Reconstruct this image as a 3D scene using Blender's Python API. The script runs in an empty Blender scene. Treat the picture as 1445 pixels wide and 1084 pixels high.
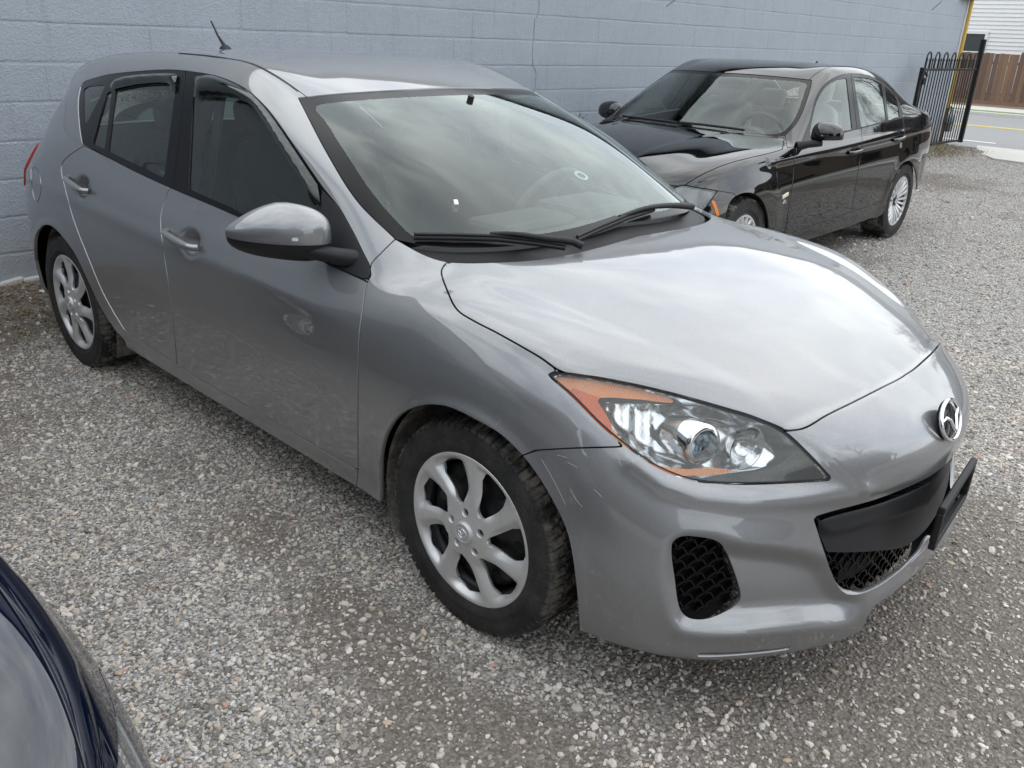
import bpy, bmesh, math, random
import numpy as np
from mathutils import Vector, Euler, Matrix
R=math.radians
SC=bpy.context.scene
COL=SC.collection
# ---------------------------------------------------------------- camera, sky, sun, exposure
cam=bpy.data.cameras.new('camera'); camo=bpy.data.objects.new('camera',cam); COL.objects.link(camo)
camo.location=(1.38966,-2.20829,1.54556); camo.rotation_euler=(1.17756,-0.04053,0.76062)
cam.sensor_width=36.0; cam.sensor_fit='HORIZONTAL'; cam.lens=36.0*1191.92/1445.0
cam.clip_start=0.05; cam.clip_end=2000
SC.camera=camo
SUN_EL,SUN_AZ=R(60),R(72)      # azimuth measured from +X towards +Y
wd=bpy.data.worlds.new('World'); SC.world=wd; wd.use_nodes=True
nt=wd.node_tree; nt.nodes.clear()
def wn(t,**k):
    n=nt.nodes.new(t)
    for a,b in k.items(): setattr(n,a,b)
    return n
sky=wn('ShaderNodeTexSky',sky_type='NISHITA',sun_disc=False,sun_elevation=SUN_EL,sun_rotation=R(90)-SUN_AZ,air_density=1.0,dust_density=2.0,ozone_density=1.0)
tc=wn('ShaderNodeTexCoord'); mp=wn('ShaderNodeMapping'); mp.inputs['Scale'].default_value=(1,1,2.2)
nz=wn('ShaderNodeTexNoise'); nz.inputs['Scale'].default_value=2.3; nz.inputs['Detail'].default_value=7; nz.inputs['Roughness'].default_value=0.6; nz.inputs['Distortion'].default_value=0.35
cr=wn('ShaderNodeValToRGB'); cr.color_ramp.elements[0].position=0.38; cr.color_ramp.elements[0].color=(0.30,0.30,0.30,1); cr.color_ramp.elements[1].position=0.60; cr.color_ramp.elements[1].color=(1,1,1,1)
nz2=wn('ShaderNodeTexNoise'); nz2.inputs['Scale'].default_value=4.5; nz2.inputs['Detail'].default_value=5
cl=wn('ShaderNodeValToRGB'); cl.color_ramp.elements[0].position=0.3; cl.color_ramp.elements[0].color=(7.6,8.25,8.8,1); cl.color_ramp.elements[1].position=0.7; cl.color_ramp.elements[1].color=(11.2,11.75,11.9,1)
mx=wn('ShaderNodeMix',data_type='RGBA'); bg=wn('ShaderNodeBackground'); bg.inputs['Strength'].default_value=0.1
wo=wn('ShaderNodeOutputWorld')
L=nt.links.new
L(tc.outputs['Generated'],mp.inputs['Vector']); L(mp.outputs['Vector'],nz.inputs['Vector']); L(mp.outputs['Vector'],nz2.inputs['Vector'])
L(nz.outputs['Fac'],cr.inputs['Fac']); L(nz2.outputs['Fac'],cl.inputs['Fac']); L(cr.outputs['Color'],mx.inputs['Factor'])
L(sky.outputs['Color'],mx.inputs['A']); L(cl.outputs['Color'],mx.inputs['B']); L(mx.outputs['Result'],bg.inputs['Color']); L(bg.outputs['Background'],wo.inputs['Surface'])
sl=bpy.data.lights.new('sun','SUN'); sl.energy=1.0; sl.angle=R(150); sl.color=(1,0.97,0.91)
so=bpy.data.objects.new('sun',sl); COL.objects.link(so)
sd=Vector((math.cos(SUN_EL)*math.cos(SUN_AZ),math.cos(SUN_EL)*math.sin(SUN_AZ),math.sin(SUN_EL)))
so.rotation_euler=sd.to_track_quat('Z','Y').to_euler(); so.location=sd*30
SC.view_settings.view_transform='Standard'; SC.view_settings.look='None'; SC.view_settings.gamma=1; SC.view_settings.exposure=0.88
SC.view_settings.use_curve_mapping=False

# ---------------------------------------------------------------- helpers
rnd=random.Random(7); nr=np.random.default_rng(7)
def link(name,me,parent=None):
    o=bpy.data.objects.new(name,me); COL.objects.link(o)
    if parent is not None: o.parent=parent
    return o
def tag(o,label=None,cat=None,group=None,kind=None):
    if label: o['label']=label
    if cat: o['category']=cat
    if group: o['group']=group
    if kind: o['kind']=kind
    return o
def empty(name,loc=(0,0,0),rz=0,label=None,cat=None,group=None,parent=None):
    o=bpy.data.objects.new(name,None); COL.objects.link(o); o.location=loc; o.rotation_euler=(0,0,rz); o.empty_display_size=.1
    if parent is not None: o.parent=parent
    return tag(o,label,cat,group)
def copy_tree(o,parent=None):
    c=o.copy(); COL.objects.link(c); c.parent=parent
    for ch in list(o.children): copy_tree(ch,c)
    return c
class MB:
    """collects simple shapes into one mesh"""
    def __init__(s): s.v=[]; s.f=[]; s.sm=[]
    def add(s,v,f,smooth=False):
        o=len(s.v); s.v+= [tuple(p) for p in v]; s.f+=[[i+o for i in q] for q in f]; s.sm+=[smooth]*len(f); return s
    def box(s,c,d,rot=None,bev=0.0):
        x,y,z=[k/2 for k in d]; M=rot if rot is not None else Matrix.Identity(3)
        if bev<=0:
            v=[(a*x,b*y,e*z) for a in(-1,1) for b in(-1,1) for e in(-1,1)]
            f=[(0,1,3,2),(4,6,7,5),(0,4,5,1),(2,3,7,6),(0,2,6,4),(1,5,7,3)]
        else:
            bm=bmesh.new(); bmesh.ops.create_cube(bm,size=1); 
            for q in bm.verts: q.co=Vector((q.co.x*2*x,q.co.y*2*y,q.co.z*2*z))
            bmesh.ops.bevel(bm,geom=list(bm.edges),offset=bev,segments=2,affect='EDGES',profile=.5)
            bm.verts.index_update(); v=[tuple(q.co) for q in bm.verts]; f=[[l.index for l in q.verts] for q in bm.faces]; bm.free()
        v=[tuple(M@Vector(p)+Vector(c)) for p in v]
        return s.add(v,f)
    def tube(s,pts,r,n=8,caps=True,closed=False,smooth=True):
        P=[Vector(p) for p in pts]; m=len(P); rr=r if hasattr(r,'__len__') else [r]*m
        v=[];f=[]; t0=(P[1]-P[0]).normalized(); u=t0.orthogonal().normalized()
        for i in range(m):
            a=P[i-1] if (i>0 or closed) else P[i]; b=P[(i+1)%m] if (i<m-1 or closed) else P[i]
            t=(b-a).normalized(); u=(u-t*u.dot(t)); u=u.normalized() if u.length>1e-6 else t.orthogonal().normalized(); w=t.cross(u)
            for k in range(n):
                th=2*math.pi*k/n; v.append(P[i]+(u*math.cos(th)+w*math.sin(th))*rr[i])
        for i in range(m if closed else m-1):
            j=(i+1)%m
            for k in range(n): f.append((i*n+k,i*n+(k+1)%n,j*n+(k+1)%n,j*n+k))
        s.add(v,f,smooth)
        if caps and not closed:
            s.add(v[:n],[list(range(n))[::-1]]); s.add(v[-n:],[list(range(n))])
        return s
    def lathe(s,prof,axis='y',n=48,c=(0,0,0),arc=None,smooth=True):
        """prof: (radius, height along the axis)"""
        v=[];f=[];m=len(prof); full=arc is None; a0,a1=(0,2*math.pi) if full else arc; N=n if full else n+1
        for i in range(N):
            th=a0+(a1-a0)*i/n
            for r,h in prof:
                x,z=r*math.cos(th),r*math.sin(th)
                p=(x,h,z) if axis=='y' else ((h,x,z) if axis=='x' else (x,z,h))
                v.append((p[0]+c[0],p[1]+c[1],p[2]+c[2]))
        for i in range(n):
            j=(i+1)%N
            for k in range(m-1): f.append((i*m+k,i*m+k+1,j*m+k+1,j*m+k))
        return s.add(v,f,smooth)
    def prism(s,poly,z0,z1,tf=None,smooth=False):
        n=len(poly); v=[(x,y,z0) for x,y in poly]+[(x,y,z1) for x,y in poly]
        if tf: v=[tf(*p) for p in v]
        f=[list(range(n))[::-1],list(range(n,2*n))]+[(i,(i+1)%n,n+(i+1)%n,n+i) for i in range(n)]
        return s.add(v,f,smooth)
    def mesh(s,name,mat,recalc=True,auto=True):
        me=bpy.data.meshes.new(name); me.from_pydata(s.v,[],s.f); me.update()
        if recalc:
            bm=bmesh.new(); bm.from_mesh(me); bmesh.ops.recalc_face_normals(bm,faces=bm.faces); bm.to_mesh(me); bm.free()
        me.polygons.foreach_set('use_smooth',np.array(s.sm,bool))
        for m in (mat if isinstance(mat,(list,tuple)) else [mat]): me.materials.append(m)
        return me
    def build(s,name,mat,parent=None,recalc=True): return link(name,s.mesh(name,mat,recalc),parent)
def sharpen(o,ang=35):
    me=o.data; n=len(me.polygons); me.polygons.foreach_set('use_smooth',np.ones(n,bool)); me.set_sharp_from_angle(angle=R(ang)); return o

# ---------------------------------------------------------------- materials
class NT:
    def __init__(s,name):
        s.m=bpy.data.materials.new(name); s.m.use_nodes=True; s.t=s.m.node_tree; s.t.nodes.clear(); s.out=s.n('ShaderNodeOutputMaterial')
    def n(s,t,**k):
        q=s.t.nodes.new(t)
        for a,b in k.items():
            if a in ('operation','data_type','blend_type','feature','distance','noise_dimensions','interpolation','wave_type','bands_direction','vector_type','attribute_name','attribute_type','invert'): setattr(q,a,b)
            else: q.inputs[a.replace('_',' ')].default_value=b
        return q
    def l(s,a,b): s.t.links.new(a,b)
    def noise(s,scale,detail=4,rough=.5,vec=None,dist=0):
        q=s.n('ShaderNodeTexNoise',Scale=scale,Detail=detail,Roughness=rough,Distortion=dist)
        if vec is not None: s.l(vec,q.inputs['Vector'])
        return q
    def ramp(s,fac,stops):
        q=s.t.nodes.new('ShaderNodeValToRGB'); e=q.color_ramp.elements
        while len(e)<len(stops): e.new(.5)
        for k,(p,c) in zip(e,stops): k.position=p; k.color=(*c,1) if len(c)==3 else c
        s.l(fac,q.inputs['Fac']); return q
    def math(s,op,a,b=None,clamp=False):
        q=s.t.nodes.new('ShaderNodeMath'); q.operation=op; q.use_clamp=clamp
        for i,x in enumerate((a,b)):
            if x is None: continue
            if isinstance(x,(int,float)): q.inputs[i].default_value=x
            else: s.l(x,q.inputs[i])
        return q.outputs[0]
    def mix(s,f,a,b,bt='MIX'):
        q=s.t.nodes.new('ShaderNodeMix'); q.data_type='RGBA'; q.blend_type=bt
        for i,x in (('Factor',f),('A',a),('B',b)):
            if isinstance(x,(int,float)): q.inputs[i].default_value=x
            elif isinstance(x,(tuple,list)): q.inputs[i].default_value=(*x,1) if len(x)==3 else x
            else: s.l(x,q.inputs[i])
        return q.outputs['Result']
    def bump(s,h,st=.3,dist=.01,nrm=None):
        q=s.n('ShaderNodeBump',Strength=st,Distance=dist); s.l(h,q.inputs['Height'])
        if nrm is not None: s.l(nrm,q.inputs['Normal'])
        return q.outputs['Normal']
    def pr(s,**k):
        q=s.t.nodes.new('ShaderNodeBsdfPrincipled')
        for a,b in k.items():
            a=a.replace('_',' ')
            if hasattr(b,'is_linked') or hasattr(b,'links'): s.l(b,q.inputs[a])
            elif isinstance(b,(tuple,list)) and len(b)==3 and a!='Normal': q.inputs[a].default_value=(*b,1)
            else: q.inputs[a].default_value=b
        s.l(q.outputs[0],s.out.inputs['Surface']); return q
    def obj(s): 
        q=s.t.nodes.new('ShaderNodeTexCoord'); return q.outputs['Object']
    def pos(s):
        q=s.t.nodes.new('ShaderNodeNewGeometry'); return q.outputs['Position']
def simple(name,col,rough=.5,metal=0.0,grain=0.0,scale=40,bump=0.0,**k):
    """plain material with a little mottling in colour, gloss and relief"""
    t=NT(name); v=t.obj(); nz=t.noise(scale,5,.6,v)
    c=t.mix(nz.outputs['Fac'],tuple(x*(1-grain) for x in col),tuple(min(1,x*(1+grain)) for x in col))
    rr=t.math('ADD',t.math('MULTIPLY',nz.outputs['Fac'],.12),rough-.06)
    kw=dict(Base_Color=c,Roughness=rr,Metallic=metal,Specular_IOR_Level=.32 if metal==0 else .5); kw.update(k)
    if bump: kw['Normal']=t.bump(nz.outputs['Fac'],bump,.004)
    t.pr(**kw); return t.m
def glass(name,tint,gloss_rough=0.0,dirt=0.0,dirt_col=(.35,.34,.32),haze=0.0,gain=1.25):
    t=NT(name)
    tr=t.n('ShaderNodeBsdfTransparent'); tr.inputs['Color'].default_value=(*tint,1)
    gl=t.n('ShaderNodeBsdfGlossy'); gl.inputs['Roughness'].default_value=gloss_rough; gl.inputs['Color'].default_value=(.93,1,.975,1)
    fr=t.n('ShaderNodeFresnel',IOR=1.52); f2=t.math('MULTIPLY',fr.outputs[0],gain,True)
    m=t.n('ShaderNodeMixShader'); t.l(f2,m.inputs[0]); t.l(tr.outputs[0],m.inputs[1]); t.l(gl.outputs[0],m.inputs[2]); o=m.outputs[0]
    if dirt>0:
        v=t.obj(); nz=t.noise(9,8,.7,v); d=t.n('ShaderNodeBsdfDiffuse'); d.inputs['Color'].default_value=(*dirt_col,1)
        n3=t.noise(160,4,.8,v)
        f=t.math('MULTIPLY',t.math('MULTIPLY',nz.outputs['Fac'],n3.outputs['Fac']),dirt*3.2,True)
        m2=t.n('ShaderNodeMixShader'); t.l(f,m2.inputs[0]); t.l(o,m2.inputs[1]); t.l(d.outputs[0],m2.inputs[2]); o=m2.outputs[0]
    if haze>0:
        d=t.n('ShaderNodeBsdfDiffuse'); d.inputs['Color'].default_value=(.75,.75,.73,1); m2=t.n('ShaderNodeMixShader'); m2.inputs[0].default_value=haze; t.l(o,m2.inputs[1]); t.l(d.outputs[0],m2.inputs[2]); o=m2.outputs[0]
    t.l(o,t.out.inputs['Surface']); return t.m
def carpaint(name,base,flake=.25,metal=.0,rough=.35,dust=.0,coat=1.0,spec=.5,dustcol=(.30,.28,.26),low=.45):
    """clear-coated paint; fine metallic flake, road film heavier low on the body (real dirt, by height on the car)"""
    t=NT(name); v=t.obj()
    fl=t.n('ShaderNodeTexVoronoi',Scale=2600.0); t.l(v,fl.inputs['Vector'])
    fc=t.mix(fl.outputs['Color'],tuple(x*(1-flake) for x in base),tuple(min(1,x*(1+flake)) for x in base))
    nz=t.noise(3.0,8,.65,v); n2=t.noise(60,6,.75,v)
    sx=t.n('ShaderNodeSeparateXYZ'); t.l(v,sx.inputs[0])
    hz=t.n('ShaderNodeMapRange'); hz.inputs['From Min'].default_value=low+.35; hz.inputs['From Max'].default_value=low-.25; t.l(sx.outputs['Z'],hz.inputs['Value'])
    d=t.math('MULTIPLY',t.math('ADD',t.math('MULTIPLY',hz.outputs[0],.8),.25),t.math('MULTIPLY',nz.outputs['Fac'],n2.outputs['Fac']))
    d=t.math('MULTIPLY',d,dust*4,True)
    c=t.mix(d,fc,dustcol)
    rg=t.math('ADD',t.math('MULTIPLY',d,.45),rough)
    cw=t.math('MULTIPLY',t.math('SUBTRACT',1.0,t.math('MULTIPLY',d,.9)),coat,True)
    cr=t.math('ADD',t.math('MULTIPLY',d,.3),.025)
    mt=t.math('MULTIPLY',t.math('SUBTRACT',1.0,d),metal,True)
    wav=t.bump(t.noise(5,2,.4,v).outputs['Fac'],.03,.02)
    t.pr(Base_Color=c,Metallic=mt,Roughness=rg,Coat_Weight=cw,Coat_Roughness=cr,Coat_IOR=1.72,Coat_Normal=wav,Specular_IOR_Level=spec)
    return t.m
# ---------------------------------------------------------------- car body library
def cubic(xs, ys):
    """monotone-ish Catmull/Hermite interpolant through the points"""
    xs=np.asarray(xs,float); ys=np.asarray(ys,float)
    d=np.diff(ys)/np.diff(xs)
    m=np.zeros_like(ys)
    m[0]=d[0]; m[-1]=d[-1]
    w=np.diff(xs)
    for i in range(1,len(xs)-1):
        m[i]=(d[i-1]*w[i]+d[i]*w[i-1])/(w[i]+w[i-1])
    def f(x):
        x=np.asarray(x,float); i=np.clip(np.searchsorted(xs,x)-1,0,len(xs)-2)
        h=xs[i+1]-xs[i]; t=(x-xs[i])/h
        return ((2*t**3-3*t**2+1)*ys[i]+(t**3-2*t**2+t)*h*m[i]+(-2*t**3+3*t**2)*ys[i+1]+(t**3-t**2)*h*m[i+1])
    return f
def lerp3(a,b,t): return [a[k]+(b[k]-a[k])*t for k in range(3)]

def cage_mesh(P, quads, level, iters=6, creases=()):
    """subdivide a control net so that the surface passes through its points"""
    P=np.array(P,float); T=P.copy()
    me=bpy.data.meshes.new('tmp'); me.from_pydata(P.tolist(),[],quads); me.update()
    ob=bpy.data.objects.new('tmp',me); bpy.context.scene.collection.objects.link(ob)
    if len(creases):
        ck={tuple(sorted(e[:2])):e[2] for e in creases}
        at=me.attributes.new('crease_edge','FLOAT','EDGE')
        for e in me.edges:
            k=tuple(sorted(e.vertices))
            if k in ck: at.data[e.index].value=ck[k]
    md=ob.modifiers.new('s','SUBSURF'); md.levels=2; md.render_levels=2; md.boundary_smooth='PRESERVE_CORNERS'
    n=len(P)
    for it in range(iters):
        dg=bpy.context.evaluated_depsgraph_get(); e=ob.evaluated_get(dg).data
        co=np.empty(len(e.vertices)*3); e.vertices.foreach_get('co',co); co=co.reshape(-1,3)[:n]
        P+= (T-co)*0.8
        me.vertices.foreach_set('co',P.ravel()); me.update()
    md.levels=level
    dg=bpy.context.evaluated_depsgraph_get(); e=ob.evaluated_get(dg).data
    co=np.empty(len(e.vertices)*3); e.vertices.foreach_get('co',co); co=co.reshape(-1,3).copy()
    q=np.empty(len(e.polygons)*4,np.int32); e.loops.foreach_get('vertex_index',q); q=q.reshape(-1,4).copy()
    bpy.data.objects.remove(ob); bpy.data.meshes.remove(me)
    return co,q

def vnormals(V,F):
    N=np.zeros_like(V)
    a,b,c=V[F[:,0]],V[F[:,1]],V[F[:,2]]
    n=np.cross(b-a,c-a)
    for k in range(3):
        for d in range(3): N[:,d]+=np.bincount(F[:,k],n[:,d],len(V))
    return N/np.maximum(np.linalg.norm(N,axis=1),1e-12)[:,None]

class Surf:
    def __init__(s,V,F,N=None):
        s.V=V; s.F=F; s.N=vnormals(V,F) if N is None else N
    def compact(s):
        u,inv=np.unique(s.F,return_inverse=True)
        return Surf(s.V[u],inv.reshape(-1,3).astype(np.int64),s.N[u])
    def split(s,f):
        """-> (f<0 side, f>0 side), cut cleanly along f=0"""
        f=np.where(np.abs(f)<1e-7,1e-7,f)
        neg=f[s.F]<0; k=neg.sum(1)
        Fi=[s.F[k==3]]; Fo=[s.F[k==0]]
        mix=(k==1)|(k==2)
        if not mix.any(): return Surf(s.V,Fi[0],s.N).compact(),Surf(s.V,Fo[0],s.N).compact()
        M=s.F[mix]; nm=neg[mix]; km=k[mix]
        lone=np.where(km==1,np.argmax(nm,1),np.argmin(nm,1))
        r=np.arange(len(M)); A=M[r,lone];B=M[r,(lone+1)%3];C=M[r,(lone+2)%3]
        e=np.concatenate([np.stack([A,B],1),np.stack([A,C],1)]); es=np.sort(e,1)
        key=es[:,0]*len(s.V)+es[:,1]; u,first,inv=np.unique(key,return_index=True,return_inverse=True)
        ea,eb=es[first,0],es[first,1]; t=(f[ea]/(f[ea]-f[eb]))[:,None]
        nV=s.V[ea]*(1-t)+s.V[eb]*t; nN=s.N[ea]*(1-t)+s.N[eb]*t; nN/=np.maximum(np.linalg.norm(nN,axis=1),1e-9)[:,None]
        V=np.concatenate([s.V,nV]); N=np.concatenate([s.N,nN]); inv=inv.reshape(-1)+len(s.V)
        AB=inv[:len(M)]; AC=inv[len(M):]
        t1=np.stack([A,AB,AC],1); t2=np.stack([AB,B,C],1); t3=np.stack([AB,C,AC],1)
        l=km==1
        Fi+= [t1[l],t2[~l],t3[~l]]; Fo+=[t1[~l],t2[l],t3[l]]
        return Surf(V,np.concatenate(Fi),N).compact(),Surf(V,np.concatenate(Fo),N).compact()
    def offset(s,d): return Surf(s.V+s.N*d,s.F,s.N)
    def boundary(s):
        e=np.concatenate([s.F[:,[0,1]],s.F[:,[1,2]],s.F[:,[2,0]]])
        key=np.sort(e,1); k=key[:,0]*len(s.V)+key[:,1]
        _,idx,cnt=np.unique(k,return_index=True,return_counts=True)
        return e[idx[cnt==1]]
    def flange(s,depth,seam=True):
        """fold the free edges inward so that a panel has an edge and the gaps are real"""
        b=s.boundary()
        if seam:
            m=~((np.abs(s.V[b[:,0],1])<2e-4)&(np.abs(s.V[b[:,1],1])<2e-4)); b=b[m]
        if not len(b): return s
        a,c=s.V[b[:,0]],s.V[b[:,1]]; na,nc=s.N[b[:,0]],s.N[b[:,1]]
        out=np.cross(c-a,na+nc); out/=np.maximum(np.linalg.norm(out,axis=1),1e-9)[:,None]
        n=len(b); o=len(s.V); r=0.0012
        on=out+0.6*na; on/=np.linalg.norm(on,axis=1)[:,None]; om=out+0.6*nc; om/=np.linalg.norm(om,axis=1)[:,None]
        V=np.concatenate([s.V,a,c,c-nc*depth,a-na*depth]); N=np.concatenate([s.N,on,om,out,out])
        i=np.arange(n)
        # wound so the folded edge faces outward
        q1=np.stack([o+i,o+3*n+i,o+2*n+i],1); q2=np.stack([o+i,o+2*n+i,o+n+i],1)
        return Surf(V,np.concatenate([s.F,q1,q2]),N)
    def mirrored(s):
        V=s.V*[1,-1,1]; N=s.N*[1,-1,1]; return Surf(V,s.F[:,::-1],N)
    def islands_keep(s,fn):
        m=fn(s.V[s.F].mean(1)); return Surf(s.V,s.F[m],s.N).compact()
def join(*ss):
    V=[];N=[];F=[];o=0
    for s in ss:
        V.append(s.V);N.append(s.N);F.append(s.F+o);o+=len(s.V)
    return Surf(np.concatenate(V),np.concatenate(F),np.concatenate(N))
def both(s): return join(s,s.mirrored())

def surf_obj(name,s,mat,parent=None,mats=None,mi=None):
    me=bpy.data.meshes.new(name); n=len(s.V); f=len(s.F)
    me.vertices.add(n); me.vertices.foreach_set('co',s.V.astype(np.float32).ravel())
    me.loops.add(f*3); me.loops.foreach_set('vertex_index',s.F.astype(np.int32).ravel())
    me.polygons.add(f); me.polygons.foreach_set('loop_start',np.arange(0,f*3,3,dtype=np.int32)); me.polygons.foreach_set('loop_total',np.full(f,3,np.int32))
    me.update(calc_edges=True); me.validate(clean_customdata=False)
    me.polygons.foreach_set('use_smooth',np.ones(len(me.polygons),bool))
    if len(me.vertices)==n: me.normals_split_custom_set_from_vertices(s.N.tolist())
    me.materials.append(mat)
    return link(name,me,parent)

def sd_poly(q,poly):
    """signed distance to a closed polygon, negative inside"""
    P=np.asarray(poly,float); Q=np.roll(P,-1,0)
    d2=np.full(len(q),1e18); inside=np.zeros(len(q),bool)
    for a,b in zip(P,Q):
        e=b-a; w=q-a; t=np.clip((w@e)/max(e@e,1e-12),0,1)
        dd=w-t[:,None]*e; d2=np.minimum(d2,(dd**2).sum(1))
        c=((a[1]<=q[:,1])!=(b[1]<=q[:,1]))
        if abs(e[1])>1e-12:
            xx=a[0]+(q[:,1]-a[1])*e[0]/e[1]; inside^=c&(q[:,0]<xx)
    d=np.sqrt(d2); return np.where(inside,-d,d)
def smooth_poly(pts,step=4.0,closed=True,sharp=()):
    """Catmull-Rom through the points, kept angular at the indices in sharp"""
    P=np.asarray(pts,float); n=len(P); out=[]
    rng=range(n if closed else n-1)
    for i in rng:
        p1,p2=P[i],P[(i+1)%n]
        p0=P[i-1] if (i>0 or closed) else p1
        p3=P[(i+2)%n] if (closed or i+2<n) else p2
        if i in sharp: p0=p1
        if (i+1)%n in sharp: p3=p2
        k=max(1,int(np.linalg.norm(p2-p1)/step))
        l=np.linalg.norm(p2-p1)
        m1=(p2-p0)/max(np.linalg.norm(p2-p1)+np.linalg.norm(p1-p0),1e-9)*l; m2=(p3-p1)/max(np.linalg.norm(p3-p2)+np.linalg.norm(p2-p1),1e-9)*l
        for j in range(k):
            t=j/k
            out.append((2*t**3-3*t**2+1)*p1+(t**3-2*t**2+t)*m1+(-2*t**3+3*t**2)*p2+(t**3-t**2)*m2)
    if not closed: out.append(P[-1])
    return np.array(out)

# the photograph's camera, found from the wall courses, wheels and lamps: it turns outlines measured in the photograph into outlines on the 3-D body surfaces
CAM_LOC=np.array([1.38966,-2.20829,1.54556]); CAM_ROT=(1.17756,-0.04053,0.76062); CAM_F=1191.92; PW,PH=1445.0,1084.0
CAM_R=np.array(Euler(CAM_ROT,'XYZ').to_matrix())
def to_px(P):
    q=(np.atleast_2d(P)-CAM_LOC)@CAM_R; d=np.maximum(-q[:,2],0.05)
    return np.stack([PW/2+CAM_F*q[:,0]/d,PH/2-CAM_F*q[:,1]/d],1),d

def car_net(S,F,B,H,U,Wn,T,R,K=None,crease=()):
    """control net of half a car (right half, y<=0) from its patches: side, front, back, hood, upper side, windscreen, roof, rear window(, trunk deck)"""
    pts=[];key={};quads=[]
    def vid(p):
        k=tuple(np.round(p,5))
        if k not in key: key[k]=len(pts); pts.append(list(p))
        return key[k]
    def patch(G,flip=False):
        G=[[vid(p) for p in row] for row in G]
        for a,b in zip(G[:-1],G[1:]):
            for i in range(len(a)-1):
                q=[a[i],a[i+1],b[i+1],b[i]]
                if len(set(q))<3: continue
                quads.append(q[::-1] if flip else q)
    patch(S); patch(F); patch(B,True); patch(H); patch(U); patch(Wn); patch(T); patch(R,True)
    if K is not None: patch(K)
    cre=[]
    for line,w in crease:
        ids=[vid(q) for q in line]; cre+=[(a,b,w if not hasattr(w,'__len__') else w[i]) for i,(a,b) in enumerate(zip(ids[:-1],ids[1:]))]
    return pts,quads,cre
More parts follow.
